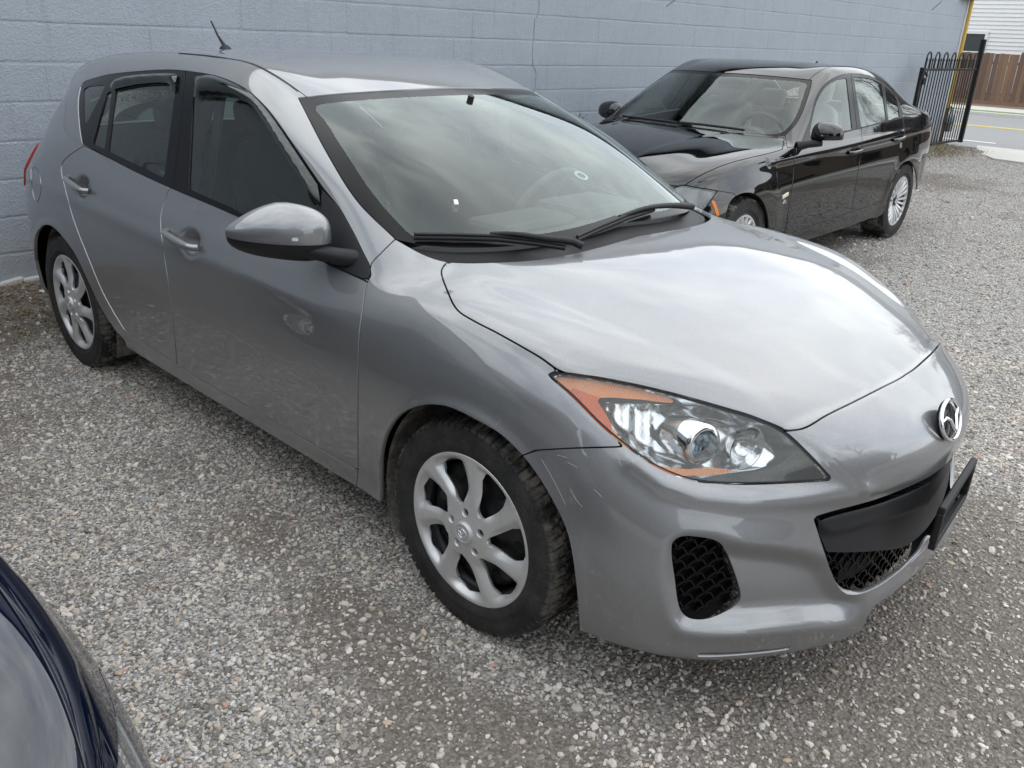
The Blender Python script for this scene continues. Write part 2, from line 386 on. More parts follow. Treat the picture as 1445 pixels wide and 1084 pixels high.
# ---------------------------------------------------------------- the silver hatchback: control net (metres; x forward from the front axle, y to its left, z up)
def hatch_net():
    col=[ # x,y,z of rows 0..7 at every side station, rear corner to front corner
     [(-3.30,-.60,.20),(-3.37,-.665,.23),(-3.395,-.69,.31),(-3.385,-.705,.45),(-3.37,-.705,.61),(-3.32,-.69,.78),(-3.265,-.68,.90),(-3.17,-.655,.985)],
     [(-3.14,-.70,.19),(-3.18,-.775,.22),(-3.195,-.805,.30),(-3.18,-.815,.45),(-3.17,-.815,.61),(-3.15,-.808,.78),(-3.09,-.776,.91),(-3.02,-.730,1.018)],
     [(-2.90,-.72,.18),(-2.92,-.82,.21),(-2.93,-.845,.29),(-2.93,-.862,.44),(-2.93,-.866,.60),(-2.90,-.856,.78),(-2.86,-.83,.92),(-2.80,-.783,1.036)],
     [(-2.55,-.72,.17),(-2.55,-.81,.20),(-2.55,-.846,.27),(-2.55,-.866,.42),(-2.55,-.874,.60),(-2.54,-.866,.78),(-2.52,-.842,.92),(-2.47,-.80,1.037)],
     [(-2.15,-.72,.17),(-2.15,-.80,.195),(-2.15,-.842,.262),(-2.15,-.864,.41),(-2.15,-.875,.60),(-2.15,-.868,.77),(-2.14,-.845,.905),(-2.10,-.804,1.018)],
     [(-1.70,-.72,.17),(-1.70,-.80,.195),(-1.70,-.842,.262),(-1.70,-.864,.41),(-1.70,-.876,.59),(-1.70,-.870,.755),(-1.70,-.847,.88),(-1.70,-.806,.985)],
     [(-1.25,-.72,.17),(-1.25,-.80,.195),(-1.25,-.842,.262),(-1.25,-.864,.41),(-1.25,-.876,.58),(-1.25,-.870,.735),(-1.26,-.847,.855),(-1.28,-.806,.955)],
     [(-.85,-.72,.17),(-.85,-.80,.195),(-.85,-.842,.262),(-.85,-.864,.41),(-.85,-.876,.57),(-.85,-.870,.715),(-.86,-.846,.825),(-.87,-.804,.92)],
     [(-.45,-.72,.17),(-.45,-.80,.195),(-.45,-.842,.262),(-.45,-.864,.41),(-.45,-.876,.56),(-.45,-.871,.695),(-.46,-.848,.80),(-.475,-.795,.888)],
     [(-.16,-.72,.17),(-.16,-.81,.20),(-.16,-.850,.27),(-.16,-.872,.41),(-.17,-.884,.55),(-.18,-.882,.68),(-.20,-.860,.790),(-.215,-.790,.893)],
     [(.11,-.72,.17),(.115,-.825,.20),(.12,-.862,.27),(.12,-.880,.40),(.11,-.888,.54),(.09,-.886,.665),(.06,-.864,.778),(.03,-.790,.882)],
     [(.36,-.70,.165),(.40,-.812,.195),(.41,-.840,.26),(.405,-.848,.38),(.39,-.850,.51),(.355,-.846,.63),(.295,-.828,.752),(.225,-.762,.862)],
     [(.54,-.64,.16),(.575,-.752,.19),(.590,-.775,.25),(.585,-.778,.37),(.565,-.772,.49),(.525,-.757,.60),(.445,-.738,.718),(.355,-.694,.834)],
     [(.65,-.56,.155),(.695,-.640,.185),(.715,-.655,.24),(.710,-.655,.36),(.690,-.645,.475),(.650,-.628,.580),(.580,-.628,.685),(.475,-.610,.800)]]
    NS=len(col)-1; c=8; M=5
    S=[[col[i][r] for i in range(NS+1)] for r in range(8)]
    cen=[(.83,.145),(.895,.17),(.914,.23),(.903,.36),(.890,.475),(.888,.575),(.876,.675),(.745,.764)]
    fy=[0,.22,.42,.62,.81,1]
    F=[]
    for r in range(8):
        a=col[NS][r]; x1,z1=cen[r]; row=[]
        for t in fy:
            y=a[1]*(1-t); s=1-(1-t)**2
            bul={7:1.55}.get(r,1.0)
            x=a[0]+(x1-a[0])*(1-(1-t)**(2.5 if r<4 else (2.2 if r<7 else 2.6))); z=a[2]+(z1-a[2])*t
            if r==7: z-=.018*math.sin(math.pi*t)**1*(1-t)
            row.append((x,y,z))
        F.append(row)
    rc=[(-3.45,.20),(-3.49,.23),(-3.51,.31),(-3.51,.45),(-3.49,.61),(-3.44,.78),(-3.39,.90),(-3.345,1.0)]
    B=[]
    for r in range(8):
        a=col[0][r]; x1,z1=rc[r]
        B.append([(a[0]+(x1-a[0])*(1-(1-t)**2.2),a[1]*(1-t),a[2]+(z1-a[2])*t) for t in fy])
    # hood: from the cowl column to the nose
    hx=[-.14,.06,.26,.45,.61,.742]; hz=[.972,.955,.925,.882,.828,.764]
    H=[]
    cow=[(-.475,-.795,.888),(-.385,-.700,.958),(-.215,-.52,.962),(-.155,-.34,.964),(-.142,-.17,.970),(-.14,0,.972)]
    for k in range(M+1):
        t=fy[k]; row=[]
        for q,i in enumerate(range(c,NS+1)):
            a=col[i][7]; y=a[1]*(1-t)
            if i==NS: row.append(F[7][k]); continue
            if q==0: row.append(cow[k] if k else a); continue
            s=1-(1-t)**(3.4,3.4,3.0,2.6,2.3,2.1)[q]
            x=a[0]+(hx[q]-a[0])*(1-(1-t)**2.3); z=a[2]+(hz[q]-a[2])*s
            row.append((x,y,z))
        H.append(row)
    u8=[(-3.09,-.615,1.085),(-2.98,-.688,1.115),(-2.76,-.728,1.135),(-2.43,-.750,1.152),(-2.1,-.757,1.155),(-1.73,-.76,1.145),(-1.36,-.757,1.125),(-1.02,-.745,1.092),(-.685,-.727,1.068)]
    u9=[(-3.09,-.572,1.18),(-2.94,-.628,1.218),(-2.72,-.660,1.258),(-2.42,-.678,1.296),(-2.1,-.685,1.32),(-1.79,-.688,1.325),(-1.49,-.686,1.312),(-1.20,-.678,1.265),(-.90,-.664,1.208)]
    u10=[(-3.075,-.525,1.285),(-2.91,-.545,1.335),(-2.66,-.556,1.375),(-2.38,-.561,1.402),(-2.1,-.563,1.416),(-1.85,-.565,1.421),(-1.6,-.565,1.418),(-1.37,-.567,1.399),(-1.135,-.570,1.332)]
    U=[[col[i][7] for i in range(c+1)],u8,u9,u10]
    rx=[-3.15,-2.96,-2.68,-2.38,-2.09,-1.83,-1.56,-1.31,-1.02]; rz=[1.352,1.390,1.414,1.429,1.438,1.442,1.440,1.424,1.362]
    T=[]
    for k in range(M+1):
        t=fy[k]; s=1-(1-t)**2.4
        T.append([(a[0]+(rx[i]-a[0])*(1-(1-t)**2),a[1]*(1-t),a[2]+(rz[i]-a[2])*s) for i,a in enumerate(u10)])
    Wn=[]
    top=[T[k][c] for k in range(M+1)]; base=cow[:]; base[0]=col[c][7]
    edge=[col[c][7],u8[c],u9[c],u10[c]]
    for r,tt in enumerate((0,.345,.675,1)):
        row=[]
        for k in range(M+1):
            p=[base[k][d]+(top[k][d]-base[k][d])*tt for d in range(3)]
            b=.022*math.sin(math.pi*tt); p[0]+=b*.4; p[2]+=b
            if k==0: p=list(edge[r])
            else:   # follow the pillar's own curve near it
                l=[edge[0][d]+(edge[3][d]-edge[0][d])*tt for d in range(3)]
                wgt=(1-fy[k])**2
                for d in range(3): p[d]+=(edge[r][d]-l[d])*wgt
            row.append(tuple(p))
        Wn.append(row)
    Rr=[]
    rc2=[(-3.345,1.0),(-3.30,1.12),(-3.22,1.235),(-3.15,1.372)]
    for r in range(4):
        a=U[r][0]; x1,z1=rc2[r]
        Rr.append([(a[0]+(x1-a[0])*(1-(1-t)**2.0),a[1]*(1-t),a[2]+(z1-a[2])*(1-(1-t)**2.0)) if r<3 else T[k][0] for k,t in enumerate(fy)])
    # windscreen and hood share the cowl row; roof shares both edges
    H=[[H[k][q] for q in range(len(H[0]))] for k in range(M+1)]
    Wn[0]=[H[k][0] for k in range(M+1)]; Wn[3]=[T[k][c] for k in range(M+1)]
    B[7]=Rr[0][:]
    cr=[([H[k][0] for k in range(M+1)],[.45,1,1,1,1]),([S[6][i] for i in range(8,13)],[.15,.5,.5,.25])]
    return dict(S=S,F=F,B=B,H=H,U=U,Wn=Wn,T=T,R=Rr,crease=cr)
# ---------------------------------------------------------------- materials shared by the cars
M_SILVER=carpaint('silver_paint',(.235,.240,.248),flake=.42,metal=.7,rough=.43,dust=.04)
M_BLACK=carpaint('black_paint',(.0025,.0025,.003),flake=.1,metal=0,rough=.3,dust=.004,spec=0.0)
M_NAVY=carpaint('navy_paint',(.0015,.0035,.013),flake=.2,metal=0,rough=.3,dust=.004,spec=0.0)
M_TRIM=simple('black_plastic',(.016,.016,.018),rough=.5,grain=.25,scale=90,bump=.08)
M_TRIMG=simple('gloss_black',(.005,.005,.006),rough=.2,grain=.2,Specular_IOR_Level=.2)
M_RUBBER=simple('rubber_seal',(.012,.012,.012),rough=.6,grain=.3)
M_VOID=simple('dark_inside',(.006,.006,.006),rough=.9)
M_GLASS=glass('window_glass',(.42,.49,.46),dirt=.008,haze=.012)
M_WS=glass('windscreen_glass',(.84,.90,.87),haze=.012,gain=1.4)
M_TINT=glass('smoked_acrylic',(.035,.038,.042),gloss_rough=.06,dirt=.02)
M_LENS=glass('lamp_lens',(.90,.91,.91),dirt=0.0,haze=.09,gain=.75)
M_CHROME=simple('chrome',(.75,.76,.77),rough=.07,metal=1.0,grain=.05)
M_REFL=simple('reflector',(.74,.75,.76),rough=.13,metal=1.0,grain=.04)
M_SEAT=simple('charcoal_fabric',(.034,.035,.036),rough=.9,grain=.4,scale=300,bump=.2)
M_DASH=simple('dash_plastic',(.09,.095,.095),rough=.62,grain=.2,scale=200,bump=.1)
M_PILLAR=simple('grey_interior_trim',(.48,.49,.48),rough=.75,grain=.08)
M_LIGHTSEAT=simple('grey_leather',(.60,.585,.56),rough=.55,grain=.08,scale=60,bump=.1)
M_DISC=simple('brake_iron',(.10,.09,.085),rough=.45,metal=.8,grain=.5,scale=30)
M_RED=simple('red_lens',(.32,.045,.045),rough=.08,grain=.1)
def amber_mat():
    t=NT('amber_reflector'); v=t.obj(); w=t.n('ShaderNodeTexWave',Scale=60.0,Distortion=.5); t.l(v,w.inputs['Vector'])
    c=t.mix(w.outputs['Fac'],(.88,.20,.004),(.98,.33,.01)); t.pr(Base_Color=c,Roughness=.2,Metallic=0.0,Coat_Weight=.6,Normal=t.bump(w.outputs['Fac'],.25,.003)); return t.m
M_AMBER=amber_mat()
def alloy_mat(name,col,rough=.3):
    t=NT(name); v=t.obj(); n1=t.noise(30,6,.7,v); n2=t.noise(6,4,.6,v)
    d=t.math('MULTIPLY',t.math('MULTIPLY',n1.outputs['Fac'],n2.outputs['Fac']),1.0,True)
    c=t.mix(d,col,tuple(x*.55 for x in col)); rr=t.math('ADD',t.math('MULTIPLY',d,.4),rough)
    t.pr(Base_Color=c,Roughness=rr,Metallic=.65); return t.m
M_ALLOY=alloy_mat('wheel_silver',(.70,.70,.70),.36)
M_BWHEEL=alloy_mat('bright_wheel_silver',(.75,.75,.75),.25)
def tyre_mat():
    t=NT('tyre_rubber'); v=t.obj(); sx=t.n('ShaderNodeSeparateXYZ'); t.l(v,sx.inputs[0]); rad=t.math('SQRT',t.math('ADD',t.math('MULTIPLY',sx.outputs[0],sx.outputs[0]),t.math('MULTIPLY',sx.outputs[2],sx.outputs[2]))); tr_=t.n('ShaderNodeMapRange'); tr_.inputs['From Min'].default_value=.292; tr_.inputs['From Max'].default_value=.312; t.l(rad,tr_.inputs['Value']); n1=t.noise(9,7,.7,v); n2=t.noise(120,5,.75,v)
    f=t.ramp(t.math('MULTIPLY',n1.outputs['Fac'],t.math('ADD',n2.outputs['Fac'],.3)),[(.30,(.014,.014,.014)),(.55,(.040,.039,.037)),(.78,(.11,.105,.09))]); n3=t.noise(16,5,.7,v); mud=t.ramp(n3.outputs['Fac'],[(.46,(0,0,0)),(.62,(.8,.8,.8))]); fm_=t.mix(t.math('MULTIPLY',mud.outputs['Color'],tr_.outputs[0]),f.outputs['Color'],(.24,.215,.18))
    t.pr(Base_Color=fm_,Roughness=.72,Specular_IOR_Level=.3,Normal=t.bump(n2.outputs['Fac'],.25,.002)); return t.m
M_TYRE=tyre_mat()
def mud_mat():
    t=NT('muddy_liner'); v=t.obj(); n=t.noise(25,8,.75,v); f=t.ramp(n.outputs['Fac'],[(.30,(.03,.03,.03)),(.52,(.15,.135,.115)),(.75,(.32,.29,.25))])
    t.pr(Base_Color=f.outputs['Color'],Roughness=.9,Normal=t.bump(n.outputs['Fac'],.5,.01)); return t.m
M_LINER=mud_mat()

GAP=.0019
class Cutter:
    """cuts panels from the right half of a body along outlines measured in the photograph; the body stands at matrix W"""
    def __init__(s,W=None): s.W=W
    def px(s,S):
        P=S.V if s.W is None else (S.V@np.array(s.W.to_3x3()).T+np.array(s.W.translation))
        return to_px(P)
    def field(s,S,poly,cond=None,scale=None):
        q,d=s.px(S); f=sd_poly(q,poly)*d/CAM_F
        if cond is not None: f=np.maximum(f,cond(S))
        return f
    def cut(s,S,poly,gap=GAP,cond=None):
        f=s.field(S,poly,cond)
        a,_=S.split(f+gap)
        f=s.field(S,poly,cond)
        _,b=S.split(f-gap)
        return a,b
def cut3(S,fn,gap=GAP):
    a,_=S.split(fn(S.V)+gap); _,b=S.split(fn(S.V)-gap); return a,b
def sm(x,a,b):
    t=np.clip((x-a)/(b-a),0,1); return t*t*(3-2*t)
def sd_line(q,pts):
    P=np.asarray(pts,float); d2=np.full(len(q),1e18)
    for a,b in zip(P[:-1],P[1:]):
        e=b-a; w=q-a; t=np.clip((w@e)/max(e@e,1e-12),0,1); dd=w-t[:,None]*e; d2=np.minimum(d2,(dd**2).sum(1))
    return np.sqrt(d2)

# ---------------------------------------------------------------- wheel parts (axis along y, outer face towards -y)
def disc_surf(r0,r1,nr_,na,h):
    rr=np.linspace(r0,r1,nr_); th=np.linspace(0,2*np.pi,na,endpoint=False)
    Rg,T=np.meshgrid(rr,th,indexing='ij'); V=np.stack([Rg*np.cos(T),h(Rg,T),Rg*np.sin(T)],-1).reshape(-1,3)
    i,j=np.meshgrid(np.arange(nr_-1),np.arange(na),indexing='ij'); a=(i*na+j).ravel(); b=(i*na+(j+1)%na).ravel(); c=b+na; d=a+na
    F=np.concatenate([np.stack([a,b,c],1),np.stack([a,c,d],1)])
    S=Surf(V,F)
    if S.N[:,1].mean()>0: S=Surf(V,F[:,::-1])
    return S
def tyre_mesh(Ro,W,Rr,name,blocks=72):
    w=W/2; mb=MB()
    sw=Ro-.012
    prof=[(Rr-.002,-w*.80),(Rr+.006,-w*.90),(Rr+.016,-w*.93),(Rr+.020,-w*.955),(Rr+.030,-w*.985),(Rr+.034,-w*.990),(Rr+.036,-w*.982),(Rr+.055,-w*1.0),(Rr+.058,-w*.996),(Rr+.066,-w*.985),(Ro-.022,-w*.94),(Ro-.012,-w*.885),(Ro-.0085,-w*.80),(Ro-.0075,-w*.4),(Ro-.007,0),(Ro-.0075,w*.4),(Ro-.0085,w*.80),(Ro-.02,w*.92),(Rr+.05,w),(Rr,w*.8)]
    mb.lathe(prof,n=96)
    # tread: shoulder lugs and three rows of siped blocks, all slightly uneven
    rg=random.Random(3)
    for row,(y0,y1,off) in enumerate(((-.93,-.56,0),(-.50,-.20,.5),(-.15,.15,.2),(.20,.50,.7),(.56,.93,.3))):
        for k in range(blocks):
            a0=(k+off)/blocks*2*math.pi; a1=a0+2*math.pi/blocks*(.70+rg.uniform(-.04,.04)); sk=.25*2*math.pi/blocks*(1 if y0<0 else -1)
            v=[]
            for (r,ins) in ((Ro-.011,0),(Ro,.04)):
                for (yy,s_) in ((y0,0),(y1,1)):
                    rr_=r-(.010*(abs(yy)>.9))
                    for a in (a0,a1): v.append((rr_*math.cos(a+sk*s_),w*yy,rr_*math.sin(a+sk*s_)))
            if row==0:   # lug carried down the shoulder
                for a in (a0,a1): v.append(((Ro-.030)*math.cos(a),-w*.957,(Ro-.030)*math.sin(a)))
                mb.add(v,[(4,5,7,6),(0,1,5,4)[::-1],(0,4,6,2),(1,3,7,5),(2,6,7,3),(8,9,5,4),(8,4,0),(9,1,5)])
            else: mb.add(v,[(4,5,7,6),(0,1,5,4),(0,4,6,2),(1,3,7,5),(2,6,7,3)])
    return mb.mesh(name,M_TYRE,recalc=False)

def hatch_wheel():
    """a wheel at the origin: tyre > rim parts; seven swept spokes on a plastic trim over a black steel wheel"""
    Ro,W,Rr=.313,.205,.214
    parts=[]
    tm=tyre_mesh(Ro,W,Rr,'tyre')
    n=7; Rc=.2185*1.045; KS=1.045
    ph=HUB_PHASE
    def cen(r): return 1.55*(r-.135)   # sweep of the openings
    def hgt(r,t):
        base=-.088-.016*np.cos(np.clip(r/.19,0,1)*np.pi*.5)*0-.004
        h=np.full_like(r,-.094)
        h+=.010*sm(r,.06,.0)*0
        h-=.010*(1-sm(r,.0,.15))                 # centre stands proud
        a=((t-ph-cen(r))/(2*np.pi/n)); a=a-np.round(a)   # 0 in the middle of an opening
        dish=sm(np.abs(a),.46,.12)*sm(r,.075,.12)
        h+=.020*dish*(1-sm(r,.185,.206))
        h+=.012*np.exp(-((a-.30)/.10)**2)*sm(r,.09,.14)*(1-sm(r,.18,.2))*.6
        h+=.014*sm(r,.210,.2185)
        return h
    S=disc_surf(.030,Rc/KS,110,700,hgt); S.V[:,0]*=KS; S.V[:,2]*=KS; S.N=vnormals(S.V,S.F)
    r=np.hypot(S.V[:,0],S.V[:,2])/KS; t=np.arctan2(S.V[:,2],S.V[:,0])
    a=((t-ph-cen(r))/(2*np.pi/n)); a=a-np.round(a); arc=a*2*np.pi/n*r
    wid=np.interp(r,[.068,.082,.105,.135,.160,.184,.193],[-.01,.0125,.0225,.035,.0435,.042,-.004])
    f=np.maximum(np.abs(arc-.004)-wid,np.maximum(.073-r,r-.191))
    _,S=S.split(f*.8)
    # five wheel-nut holes
    for k in range(5):
        th=2*np.pi*k/5+ph+.25; c=np.array([.058*np.cos(th),.058*np.sin(th)])
        f=np.hypot(S.V[:,0]-c[0],S.V[:,2]-c[1])-.0125
        _,S=S.split(f)
    S=S.flange(.016,seam=False)
    # steel wheel behind
    st=MB(); st.lathe([(.012,-.058),(.05,-.066),(.085,-.060),(.11,-.045),(.15,-.052),(.172,-.050),(.185,-.030),(.190,.02),(.19,.08)],n=64)
    rim=MB(); rim.lathe([(.190,.085),(.190,-.03),(.193,-.07),(.2,-.066),(.212,-.076),(.226,-.084),(.228,-.078),(.212,-.072)],n=80)
    hol=MB()
    for k in range(12):
        th=2*math.pi*k/12; c=(.150*math.cos(th),-.0535,.150*math.sin(th)); hol.lathe([(0.0,-.001),(.017,-.001),(.020,.002)],c=c,n=16)
    nut=MB()
    for k in range(5):
        th=2*math.pi*k/5+ph+.25; c=(.058*math.cos(th),-.070,.058*math.sin(th))
        nut.lathe([(0,-.017),(.006,-.017),(.0085,-.014),(.0085,.004)],c=c,n=6,smooth=False)
    cap=MB(); cap.lathe([(0,-.1125),(.020,-.1120),(.0235,-.1105),(.0245,-.1135),(.029,-.1130),(.0315,-.109),(.033,-.098)],n=40)
    em=MB()
    ring=[(.0165*math.cos(x),-.1132,.0135*math.sin(x)) for x in np.linspace(0,2*math.pi,24,endpoint=False)]
    em.tube(ring,.0016,6,closed=True); em.tube([(-.0150,-.1132,.004),(-.007,-.1134,.003),(0,-.1136,-.005),(.007,-.1134,.003),(.0150,-.1132,.004)],.0015,6)
    disc=MB(); disc.lathe([(.06,-.035),(.138,-.035),(.140,-.030),(.140,-.012),(.06,-.012)],n=48)
    return dict(tyre=tm,S=S,steel=st,rim=rim,holes=hol,nut=nut,cap=cap,emblem=em,disc=disc)

def wheel_group(meshes,car,loc,rz,spin=0.0):
    """meshes: name -> (mesh, parent name)"""
    made={}
    for nm,(me,par) in meshes.items():
        o=bpy.data.objects.new(nm,me); COL.objects.link(o)
        o.parent=made.get(par,car) if par else car
        if not par: o.location=loc; o.rotation_euler=(0,spin,rz) if rz==0 else (0,spin,rz)
        made.setdefault(nm,o)
    return made
# ---------------------------------------------------------------- the silver hatchback
def ray_hit(S,u,v,W=None):
    """first point of a body surface under a measured image position"""
    o=CAM_LOC; d=CAM_R@np.array([(u-PW/2)/CAM_F,-(v-PH/2)/CAM_F,-1.0])
    if W is not None:
        Wi=np.array(W.inverted()); o=Wi[:3,:3]@o+Wi[:3,3]; d=Wi[:3,:3]@d
    a=S.V[S.F[:,0]]; e1=S.V[S.F[:,1]]-a; e2=S.V[S.F[:,2]]-a
    h=np.cross(d,e2); det=(e1*h).sum(1); det=np.where(np.abs(det)<1e-12,1e-12,det); s_=o-a; uu=(s_*h).sum(1)/det; q=np.cross(s_,e1); vv=(q@d)/det; t=(e2*q).sum(1)/det
    ok=(uu>=-1e-4)&(vv>=-1e-4)&(uu+vv<=1+2e-4)&(t>.1); t=np.where(ok,t,1e9); i=np.argmin(t)
    if t[i]>1e8: return None,None
    n=S.N[S.F[i]].mean(0); return o+d*t[i],n/np.linalg.norm(n)

HUB_PHASE=.105
def split_holes(S,polys): pass
def frame_from(n,up=(0,0,1)):
    n=Vector(n).normalized(); x=Vector(up).cross(n).normalized(); y=n.cross(x); return Matrix((x,y,n)).transposed()

def build_hatch():
    car=empty('hatchback_car',(0,0,0),0,'silver five-door hatchback with smoked window deflectors parked nose out beside the block wall','car')
    pts,quads,cre=car_net(**hatch_net())
    V,Q=cage_mesh(pts,quads,4,creases=cre)
    V[np.abs(V[:,1])<1e-5,1]=0
    F=np.concatenate([Q[:,[0,1,2]],Q[:,[0,2,3]]])
    S=Surf(V,F); C=Cutter()
    # ---- pressed shapes worked into the skin
    q,d=C.px(S); N=S.N.copy(); disp=np.zeros(len(V))
    vis=(N*(CAM_LOC-V)).sum(1)>0
    front=(V[:,0]>.1)
    def soft(poly,w): return sm(-sd_poly(q,poly),-w,w)
    # shelf under the lamp running into the grille corner
    l=sd_line(q,[(893,652),(935,683),(985,700),(1050,708),(1130,704),(1215,694)])
    disp+=np.where(front,.010*np.exp(-(l/15)**2),0)
    # scoop between the fog lamp and the grille with its lower shelf
    scoop=smooth_poly([(958,768),(1000,766),(1045,778),(1110,786),(1160,800),(1186,838),(1205,852),(1195,868),(1130,872),(1060,878),(1000,882),(968,876),(952,840),(948,800)],6)
    disp-=np.where(front,.030*soft(scoop,17),0)
    l=sd_line(q,[(960,888),(1040,893),(1120,885),(1200,872),(1235,850),(1275,822)]); disp+=np.where(front,.007*np.exp(-(l/14)**2),0)
    # raised centre of the nose between the lamps
    nose=smooth_poly([(1112,606),(1150,632),(1215,692),(1260,690),(1340,660),(1420,600),(1400,480),(1320,450),(1302,500),(1278,526),(1204,567)],6)
    disp+=np.where(front,.007*soft(nose,7),0)
    # hood: outer strips pressed a little higher than the middle
    strip=smooth_poly([(650,378),(720,415),(850,462),(1000,520),(1085,570),(1106,606),(1000,580),(900,545),(794,525),(760,503),(700,469),(645,437),(622,385)],6)
    disp+=np.where((V[:,0]>-.45)&(N[:,2]>.1),.006*soft(strip,13)*sm(V[:,0],-.34,-.05),0)
    # rolled wheel-arch lips
    for cx in (.025,-2.66):
        r=np.hypot(V[:,0]-cx,V[:,2]-.31); m=(np.abs(N[:,1])>.5)
        disp+=np.where(m,.007*np.exp(-((r-.365)/.022)**2)+.006*sm(r,.56,.40),0)
    # shallow crease along the doors under the handles
    zc=.80-.030*(V[:,0]+1.6); m=(V[:,0]<-.35)&(np.abs(N[:,1])>.3)
    disp+=np.where(m,.006*np.exp(-((V[:,2]-zc)/.035)**2)*sm(-V[:,0],.38,.75),0)
    # bowls behind the door handles
    S.V=V+N*disp[:,None]
    for (u,v) in ((268,342),(116,263)):
        P,n=ray_hit(S,u,v); r=np.hypot((S.V[:,0]-P[0])/.066,(S.V[:,2]-P[2]+.004)/.056)
        S.V-=(S.N*(.034*sm(r,1.0,.30)*(np.abs(S.V[:,1])>.6))[:,None])
    S.N=vnormals(S.V,S.F)
    c0=np.abs(S.V[:,1])<1e-6; S.N[c0,1]=0; S.N/=np.linalg.norm(S.N,axis=1)[:,None]
    full=Surf(S.V.copy(),S.F.copy(),S.N.copy()); fullB=both(full)
    # ---- wheel openings
    farch=smooth_poly([(537,715),(535.5,680),(536,645),(545,610),(564,584),(595.7,571.6),(630.8,573.3),(672.8,592.6),(708,613.6),(737.7,642.7),(760.5,673),(785,715),(802.6,757),(813,820.5),(818.4,887),(818,960),(540,760)],5,sharp=(0,14,15,16))
    rarch=smooth_poly([(60,420),(52,385),(48.3,356),(49.5,333),(60.5,318),(72,318.5),(82,327),(94,341),(108,362),(124,396),(142,433),(160,462),(176,480),(190,520),(90,520)],5,sharp=(0,12,13,14))
    side=lambda S_: np.abs(S_.V[:,1])*-1+.5
    _,S=S.split(C.field(S,farch,lambda s_: np.maximum(.45+s_.V[:,1],s_.V[:,0]-.5)))
    _,S=S.split(C.field(S,rarch,lambda s_: np.maximum(.45+s_.V[:,1],-(s_.V[:,0]+3.15))))
    # ---- chin: raised middle of the bumper's lower edge
    chin=[(1150,960),(1204,900),(1216,889),(1223,872),(1233,856),(1262,835.5),(1299,803),(1340,760),(1600,760),(1600,1100),(1150,1100)]
    _,S=S.split(C.field(S,chin,lambda s_: .5-s_.V[:,0]))
    # ---- hood, lamps, fender
    lamp=smooth_poly([(773.5,527.5),(783,524.5),(843,532.5),(905.3,544.6),(967.6,560),(1030,577.8),(1060,587),(1102.6,605.6),(1139,637.6),(1173.4,674.5),(1170,678),(1125.5,681),(1080,683),(1034,683.3),(979,678.7),(933.6,662.7),(897,640),(851.4,603.3),(805.7,557.7),(776,532)],4,sharp=(0,9,10))
    lens,S=C.cut(S,lamp,.0015,lambda s_: .05-s_.V[:,0])
    hoodp=smooth_poly([(629.4,369.5),(622.8,383),(630.4,408),(645,437),(670,453.6),(700,469),(760,503),(794,525),(843,532.5),(905.3,544.6),(967.6,560),(1030,577.8),(1060,587),(1102.6,604),(1109,608.4),(1135.3,604),(1166.4,586),(1203.8,567.5),(1245,546.5),(1276,530),(1293,512.5),(1302.4,500),(1313,465),(1345,380),(1200,330),(1000,262),(985,296),(960.6,312.6),(898,333.3),(815,356),(753,366.5),(670,370.7)],4,sharp=(0,14,22,23,24,25,26))
    hood,S=C.cut(S,hoodp,.0024,lambda s_: np.maximum(.30-s_.N[:,2],-.7-s_.V[:,0])*.1)
    fend=smooth_poly([(518,397.6),(512,435),(507,476.5),(505,540),(505.2,664),(500,720),(640,800),(737.7,642.7),(757,635.4),(810,632.5),(878,630.5),(860,600),(790,540),(780,515),(700,440),(640,360),(626,368.6),(595,358),(557.8,337.5),(540,355),(522.5,374.7),(523.5,389)],4,sharp=tuple(range(4,19)))
    # ---- dark window band and screen first, so the fender meets them
    dlo=smooth_poly([(116,203),(119.4,204),(180,236.9),(238.8,264.5),(339,307.8),(452,367.5),(518.3,396.5),(523.5,389),(522,374.7),(483,300),(453,261),(415,205.7),(380.6,157.3),(353,130.3),(332,117.5),(304.5,107),(266.4,100.5),(235,98.4),(190,101),(152,105.4),(121,114),(114,120),(110.5,140),(111,166)],4,sharp=(1,6,7,8,20,21))
    band,S=C.cut(S,dlo,.0012,lambda s_: np.maximum(.35+s_.N[:,1],-3.02-s_.V[:,0])*.2)
    wsp=smooth_poly([(420.8,138),(483,132),(574,126.5),(640,123.5),(690,122.8),(760,124),(860,124),(1000,200),(1000,280),(983.5,296),(960.6,312.6),(898,333.3),(815,356),(753,366.5),(670,370.7),(626,368.6),(595,358),(557.8,337.5),(503.8,283.5),(462,217)],4,sharp=(0,5,6,7,8,9,17))
    screen,S=C.cut(S,wsp,.0016,lambda s_: np.maximum(-s_.N[:,0]*.1,s_.V[:,0]-.2))
    fender,S=C.cut(S,fend,GAP,lambda s_: np.maximum(-.75-s_.V[:,0],.15+s_.N[:,1]-.9))
    # ---- doors (below the belt)
    rdoor=smooth_poly([(119,205.5),(101,217),(88,230),(86.8,243),(90,257.6),(103.8,309.5),(128,372),(143.7,409.5),(160,440),(176,466),(221.5,496),(250,514.5),(246,470),(239.6,414),(235.8,388),(230.6,352),(226.8,313),(229.5,294),(239,264),(180,236)],4,sharp=(0,9,11,18))
    fdoor=smooth_poly([(239,264),(229.5,294),(226.8,313),(230.6,352),(235.8,388),(239.6,414),(246,470),(250,514.5),(278,532.5),(400,603),(503,663),(505.2,662),(505,540),(507,476.5),(512,435),(518,397.6),(452,367),(339,307)],4,sharp=(0,7,10,11,15))
    sd_=lambda s_: np.maximum(-2.9-s_.V[:,0],.4+s_.N[:,1]-.6)
    doorR,S=C.cut(S,rdoor,GAP,sd_); doorF,S=C.cut(S,fdoor,GAP,sd_)
